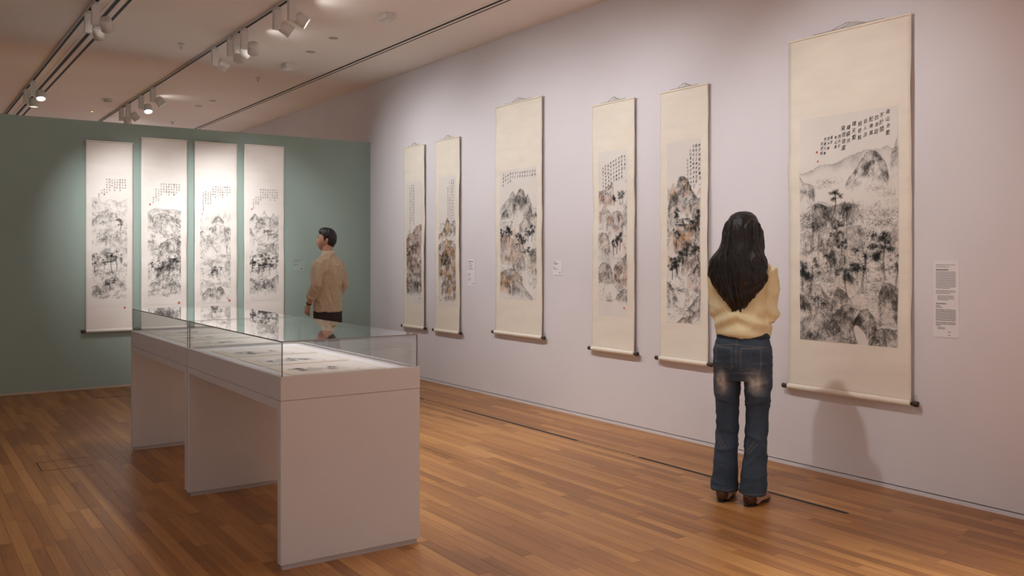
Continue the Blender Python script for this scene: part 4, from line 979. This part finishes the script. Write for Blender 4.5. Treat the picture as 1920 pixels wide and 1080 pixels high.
# ---------------------------------------------------------------- the man by the green wall
def man():
    t = thing('person', 'man in tan linen shirt with rolled sleeves looking at the green wall scrolls', 'person', (3.95, 9.30, 0), math.radians(21.7))
    HC = (0, .025, 1.566); TURN = math.radians(40); PIT = math.radians(8)
    shells = [head_shell(HC, TURN, PIT)] + ear_shells(HC, TURN, PIT, 1.)
    shells.append(loft([(0, -.012, 1.34), (0, -.008, 1.40), (0, .0, 1.46), (0, .010, 1.52)], [(.085, .065), (.062, .060), (.056, .058), (.055, .058)], 18))
    shells.append(loft([(0, 0, .80), (0, 0, .88), (0, .005, 1.02), (0, .0, 1.2), (0, -.01, 1.33), (0, -.012, 1.38)], [(.15, .095), (.155, .10), (.135, .09), (.16, .10), (.15, .075), (.07, .05)], 24))
    L = dict(sh=(-.163, -.012, 1.300), el=(-.222, -.045, 1.085), wr=(-.215, .075, .868))
    Rr = dict(sh=(.163, -.012, 1.300), el=(.215, -.03, 1.085), wr=(.20, .11, .880))
    for A, s in ((L, -1), (Rr, 1)):
        shells.append(limb(A['sh'], A['el'], A['wr'], .050, .038, .026))
        d = Vector(A['wr']) - Vector(A['el']); d = (d.normalized() + Vector((0, 0, -.8))).normalized()
        shells += hand_shells(A['wr'], d, (-s, .05, 0), (0, 1, 0), .5, 1.)
        shells.append(limb((s * .085, 0, .86), (s * .09, .012, .47), (s * .095, -.02, .09), .078, .052, .036))
        shells.append(loft([(s * .095, -.06, .03), (s * .098, .0, .05), (s * .105, .08, .035), (s * .11, .15, .022)], [(.03, .03), (.036, .045), (.04, .03), (.03, .018)], 12))
    fuse('body', shells, M_SKIN, t, .0055, 3)
    eyes(t, HC, TURN, PIT, 1.)
    MB().tube([on_head((x, y, -.0535), HC, TURN, PIT) for x, y in ((-.020, .0835), (0, .0945), (.020, .0835))], [.001, .002, .001], 6).build('mouth', mat('lip', (.30, .10, .08), .5), t)
    def cap(x, y, z):
        hl = np.where(y > .02, .062 - .012 * np.clip((.06 - y) / .05, 0, 1), np.where(y > -.02, .028, -.030 - .035 * np.clip((-y - .02) / .05, 0, 1)))
        hl = np.where((y > -.02) & (y <= .05), .062 + (-.034) * np.clip((.05 - y) / .07, 0, 1) ** .6 - .05 * bumpf(y, .012, .012) * (np.abs(x) > .06), hl)
        a = np.clip((z - hl) / .012, -1, 1)
        top = np.clip((z - .02) / .08, 0, 1)
        return np.where(a > 0, a * (.011 + .022 * top + .006 * np.clip(-y / .09, 0, 1) + .010 * top * np.clip(y / .07, 0, 1)), a * .012)
    def strands(p, n): return .004 * (vnoise(p * np.array([160, 160, 60]), 5) - .5) + .004 * (vnoise(p * np.array([60, 60, 30]), 8) - .5)
    fuse('short_hair', [head_shell(HC, TURN, PIT, grow=cap)], M_HAIR, t, .0045, 1, strands)
    # shirt, untucked, sleeves rolled below the elbow
    sh = [loft([(0, .0, .785), (0, .0, .80), (0, .0, .90), (0, .002, 1.02), (0, -.002, 1.15), (0, -.006, 1.26), (0, -.012, 1.34), (0, -.012, 1.385), (0, -.008, 1.425)],
               [(.172, .122), (.178, .128), (.174, .124), (.168, .120), (.178, .124), (.188, .122), (.168, .096), (.105, .075), (.070, .066)], 30)]
    for A, s in ((L, -1), (Rr, 1)):
        S, E, Wp = Vector(A['sh']), Vector(A['el']), Vector(A['wr']); cuff = E.lerp(Wp, .52)
        sh.append(loft([S + Vector((-s * .05, 0, .012)), S, S.lerp(E, .35), S.lerp(E, .7), E, E.lerp(cuff, .5), cuff], [(.050, .055), (.060, .064), (.060, .064), (.057, .060), (.055, .058), (.054, .054), (.051, .051)], 18))
    def sfold(p_, n_): return folds(21, .015, (15, 15, 9))(p_, n_) * np.clip((p_[:, 2] - .785) / .10, .05, 1) * np.where(np.abs(p_[:, 0]) > .19, .8, 1.)
    so = fuse('shirt', sh, M_LINEN, t, .006, 5, sfold)
    for A, s in ((L, -1), (Rr, 1)):
        E, Wp = Vector(A['el']), Vector(A['wr']); a, b = E.lerp(Wp, .50), E.lerp(Wp, .68)
        v, f = loft([a, a.lerp(b, .1), a.lerp(b, .9), b], [(.046, .046), (.056, .056), (.055, .055), (.045, .045)], 20); mesh_obj('cuff', v, f, M_LINEN, so, smooth=True)
    v, f = loft([(0, -.010, 1.40), (0, -.008, 1.412), (0, -.004, 1.448), (0, -.002, 1.452), (0, -.003, 1.44)], [(.083, .078), (.080, .076), (.066, .068), (.062, .064), (.058, .060)], 28); mesh_obj('collar', v, f, M_LINEN, so, smooth=True)
    tr = [loft([(0, 0, .68), (0, 0, .76), (0, 0, .84), (0, 0, .92)], [(.15, .11), (.168, .118), (.168, .118), (.155, .105)], 28)]
    for s in (-1, 1): tr.append(loft([(s * .085, 0, .80), (s * .09, 0, .66), (s * .092, .01, .46), (s * .095, -.01, .2), (s * .097, -.012, .055)], [(.088, .10), (.088, .092), (.072, .074), (.066, .068), (.064, .068)], 20))
    fuse('trousers', tr, M_TROU, t, .007, 4, folds(33, .006))
    for s in (-1, 1):
        fuse('shoe', [loft([(s * .096, -.085, .035), (s * .097, -.05, .045), (s * .10, .02, .045), (s * .106, .10, .035), (s * .112, .165, .024)], [(.025, .03), (.038, .045), (.043, .045), (.047, .034), (.028, .02)], 16)], M_SHOE, t, .006, 3)
    E, Wp = Vector(L['el']), Vector(L['wr']); a = E.lerp(Wp, .90); b = E.lerp(Wp, .95)
    v, f = loft([a, b], [(.0315, .0315), (.0315, .0315)], 20); mesh_obj('wristband', v, f, M_LIP, t, smooth=True)
man()

# ---------------------------------------------------------------- the woman by the white wall
def woman():
    t = thing('person', 'woman with long black wavy hair, pale yellow top and flared blue jeans, seen from behind', 'person', (4.0, 3.475, 0), math.radians(-66))
    HC = (0, .02, 1.535); PIT = math.radians(6)
    shells = [head_shell(HC, 0, PIT, .97)] + ear_shells(HC, 0, PIT, .97)
    shells.append(loft([(0, -.012, 1.30), (0, -.010, 1.36), (0, -.004, 1.42), (0, .006, 1.48)], [(.075, .055), (.052, .050), (.046, .048), (.046, .050)], 18))
    shells.append(loft([(0, 0, .78), (0, 0, .88), (0, .005, 1.0), (0, .01, 1.15), (0, 0, 1.27), (0, -.01, 1.32), (0, -.01, 1.36)], [(.14, .095), (.15, .10), (.115, .08), (.13, .095), (.13, .07), (.09, .05), (.045, .04)], 24))
    arms = []
    for s in (-1, 1):
        S, E, Wr = (s * .150, -.012, 1.308), (s * .148, .015, 1.045), (-s * .01, .19 - .03 * s, 1.08 + .03 * s)
        arms.append((S, E, Wr)); shells.append(limb(S, E, Wr, .044, .034, .023))
        shells += hand_shells(Wr, Vector(Wr) - Vector(E), (0, -1, -.1), (0, 0, 1), .3, .9)
        x = s * .088
        shells.append(limb((s * .08, 0, .84), (x, .01, .46), (x, -.02, .09), .080, .050, .034))
        shells.append(loft([(x, -.055, .03), (x, .0, .05), (x + s * .006, .07, .032), (x + s * .01, .13, .02)], [(.026, .028), (.032, .042), (.036, .028), (.026, .016)], 12))
    fuse('body', shells, M_SKIN, t, .0055, 3); eyes(t, HC, 0, PIT, .97)
    MB().tube([on_head((x, y, -.0535), HC, 0, PIT, .97) for x, y in ((-.020, .0835), (0, .0945), (.020, .0835))], [.001, .002, .001], 6).build('mouth', mat('lip', (.30, .10, .08), .5), t)
    # pale yellow cropped top
    tp = [loft([(0, .0, .945), (0, .0, .955), (0, .0, 1.0), (0, .004, 1.08), (0, .004, 1.18), (0, -.004, 1.26), (0, -.010, 1.315), (0, -.010, 1.35), (0, -.006, 1.375)],
               [(.140, .110), (.150, .122), (.148, .120), (.150, .122), (.160, .124), (.166, .110), (.135, .084), (.085, .062), (.055, .052)], 30)]
    for S, E, Wr in arms:
        S, E, Wr = Vector(S), Vector(E), Vector(Wr); s = 1 if S.x > 0 else -1
        tp.append(loft([S + Vector((-s * .05, 0, .008)), S, S.lerp(E, .3), S.lerp(E, .65), E + Vector((0, -.004, .01)), E.lerp(Wr, .2), E.lerp(Wr, .55), E.lerp(Wr, .9)], [(.048, .052), (.054, .058), (.051, .056), (.047, .052), (.044, .050), (.046, .048), (.044, .044), (.036, .036)], 18))
    def tfold(p, n):
        base = folds(41, .016, (10, 10, 9))(p, n)
        sag = .010 * np.sin(p[:, 2] * 60 + np.abs(p[:, 0]) * 30) * bumpf(p[:, 2], 1.03, .06)
        return base + sag
    fuse('top', tp, M_CREAM, t, .006, 5, tfold)
    # flared jeans
    jn = [loft([(0, 0, .70), (0, -.004, .78), (0, -.008, .86), (0, 0, .93), (0, .0, .968)], [(.150, .105), (.166, .122), (.168, .126), (.150, .110), (.142, .102)], 30)]
    legs = ((-1, [(-.088, -.004, .80), (-.092, -.004, .68), (-.090, .0, .48), (-.092, -.002, .38), (-.100, -.006, .2), (-.106, -.010, .058)]), (1, [(.086, -.004, .80), (.088, -.004, .68), (.082, .0, .48), (.078, -.004, .38), (.070, -.012, .2), (.062, -.020, .055)]))
    for s, pts in legs: jn.append(loft(pts, [(.078, .110), (.074, .090), (.062, .070), (.061, .069), (.068, .078), (.076, .094)], 22))
    def jcol(p):
        x, y, z = p.T; c = np.tile(np.array([.036, .060, .094]), (len(p), 1)); v = vnoise(p * 14, 3)[:, None]; c = c * (.75 + .5 * v)
        back = np.clip((-y - .02) / .03, 0, 1)
        fade = np.zeros(len(p))
        for cx, cz, sx, sz, k in ((-.095, .685, .030, .055, 1.), (.098, .695, .036, .05, .95), (-.10, .735, .03, .012, .3), (.08, .745, .04, .010, .35)): fade = np.maximum(fade, k * bumpf(x, cx, sx) * bumpf(z, cz, sz))
        fade = fade * back * (.5 + vnoise(p * np.array([60, 60, 40]), 9))
        c = c * (1 - fade[:, None]) + np.array([.50, .48, .43]) * fade[:, None]
        lower = bumpf(z, .25, .12) * .35 * vnoise(p * np.array([30, 30, 12]), 4); c = c * (1 + lower[:, None] * .8)
        def line(d, wd): return np.clip(1 - np.abs(d) / wd, 0, 1)
        st = line(x - .0, .004) * (z > .80) * .7
        yoke = line(z - (.905 - .10 * np.abs(x)), .004) * .8
        for s in (-1, 1):
            px = x * s
            inside = (px > .026) & (px < .128)
            st = np.maximum(st, line(z - .885, .0045) * inside); st = np.maximum(st, line(px - .026, .004) * (z > .77) * (z < .885) * .6); st = np.maximum(st, line(px - .128, .004) * (z > .77) * (z < .885) * .6)
            st = np.maximum(st, line(z - (.765 + .25 * np.abs(px - .077) * -1 + .012), .004) * inside * .6)
        # slanted stitched tabs behind the knees
        for a, b in (((-.135, .375), (-.085, .305)), ((.095, .355), (.045, .295))):
            d = np.array([b[0] - a[0], b[1] - a[1]]); L_ = np.hypot(*d); d = d / L_; q = (x - a[0]) * d[0] + (z - a[1]) * d[1]; e = (x - a[0]) * -d[1] + (z - a[1]) * d[0]
            st = np.maximum(st, (np.maximum(line(e - .009, .004), line(e + .009, .004))) * (q > 0) * (q < L_) * .8)
        hem = line(z - .072, .004) * .8
        for m_ in (st * back, yoke * back, hem): c = c * (1 - m_[:, None] * .8) + np.array([.24, .21, .155]) * m_[:, None] * .8
        edge = np.clip((.058 - z) / .012, 0, 1)[:, None]; c = c * (1 - .4 * edge) + np.array([.14, .16, .19]) * .4 * edge
        return c
    def jfold(p, n):
        k = .45 + .9 * bumpf(p[:, 2], .36, .12) + .7 * bumpf(p[:, 2], .62, .10) + .5 * bumpf(p[:, 2], .1, .06)
        return folds(52, .007, (9, 9, 20))(p, n) * k
    j = fuse('jeans', jn, M_DENIM, t, .0055, 4, jfold, jcol)
    v, f = loft([(0, 0, .934), (0, 0, .937), (0, 0, .966), (0, 0, .969)], [(.146, .108), (.153, .114), (.147, .108), (.140, .101)], 32); mesh_obj('waistband', v, f, mat('dark_denim', (.022, .034, .055), .8), j, smooth=True)
    # shoes
    for s, (x, y, a) in ((-1, (-.106, -.01, math.radians(4))), (1, (.064, -.02, math.radians(-8)))):
        R = Matrix.Rotation(a, 3, 'Z'); pts = [Vector((x, y, 0)) + R @ Vector(p) for p in ((0, -.085, .034), (0, -.055, .045), (0, .02, .045), (s * .006, .09, .034), (s * .010, .155, .022))]
        o = fuse('shoe', [loft(pts, [(.022, .028), (.036, .044), (.041, .044), (.045, .033), (.026, .018)], 16)], M_SHOE, t, .0055, 3)
        sp = [Vector((x, y, 0)) + R @ Vector(p) for p in ((0, -.088, .006), (0, -.04, .006), (0, .05, .006), (s * .006, .1, .006), (s * .01, .17, .006))]
        v, f = loft(sp, [(.016, .006), (.039, .006), (.040, .006), (.046, .006), (.022, .006)], 14); mesh_obj('sole', v, f, M_LIP, o)
        bk = Vector((x, y, 0)) + R @ Vector((s * .046 if s > 0 else .042, -.03, .04)); MB().box((bk.x - .004, bk.y - .008, bk.z - .012), (bk.x + .003, bk.y + .008, bk.z + .012)).build('buckle', M_STEEL, o)
    # long hair: crown cap flowing into a wavy curtain down the back
    prof = [(1.655, .020, .020, .0), (1.648, .045, .055, .0), (1.628, .070, .085, .0), (1.585, .092, .108, -.004), (1.54, .099, .110, -.012), (1.49, .097, .100, -.026), (1.45, .099, .088, -.048), (1.415, .118, .076, -.068), (1.375, .144, .068, -.085), (1.33, .150, .062, -.094), (1.29, .147, .058, -.098), (1.23, .122, .052, -.100), (1.165, .086, .044, -.100), (1.12, .056, .034, -.098), (1.09, .022, .018, -.096)]
    hs = [loft([(0, y + .004, z) for z, a, b, y in prof], [(a, b) for z, a, b, y in prof], 40)]
    rr = np.random.RandomState(3)
    def at(z):
        zz = [p[0] for p in prof][::-1]
        return [np.interp(z, zz, [p[k] for p in prof][::-1]) for k in (1, 2, 3)]
    for k in range(150):
        ang = math.pi * (1.02 + .96 * rr.rand()); z0 = 1.62 - .42 * rr.rand(); ln = rr.uniform(.22, .5); z1 = max(1.075 + .10 * abs(math.cos(ang)) + .03 * rr.rand(), z0 - ln)
        ph = rr.rand() * 6.28; pts, rad = [], []
        for q in np.linspace(0, 1, 11):
            z = z0 + (z1 - z0) * q; a, b, yc = at(max(z, 1.10)); amp = .030 * np.clip((1.48 - z) / .22, 0, 1)
            aa = ang + amp / max(a, .05) * math.sin(z * 34 + ph) * 1.1
            pts.append((math.cos(aa) * (a + .004 + amp * .5 * math.sin(z * 30 + ph)), yc + .004 + math.sin(aa) * (b + .003), z)); rad.append((.011 * math.sin(math.pi * (.18 + .80 * q)) + .002,) * 2)
        hs.append(loft(pts, rad, 7))
    # locks framing the face
    for s in (-1, 1):
        for k in range(4): hs.append(loft([(s * .05, .085 - .02 * k, 1.60), (s * .082, .08 - .02 * k, 1.54), (s * .092, .06 - .02 * k, 1.46), (s * .10, .03 - .02 * k, 1.38), (s * .11, .0 - .02 * k, 1.30)], [(.01, .01), (.014, .014), (.016, .016), (.014, .014), (.005, .005)], 8))
    def hd(p, n):
        a = np.arctan2(p[:, 1] + .05, p[:, 0]); z = p[:, 2]; lowz = np.clip((1.55 - z) / .3, .15, 1)
        return .0016 * lowz * np.sin(a * 26 + 5 * np.sin(z * 20 + a * 3)) + .013 * lowz * (vnoise(np.stack([a * 5 + np.sin(z * 30 + a * 2) * .7, z * 9, a * 0], 1) + 20, 6) - .5)
    def front_clear(p): return p
    fuse('long_hair', hs, M_HAIRL, t, .0045, 4, hd)
woman()
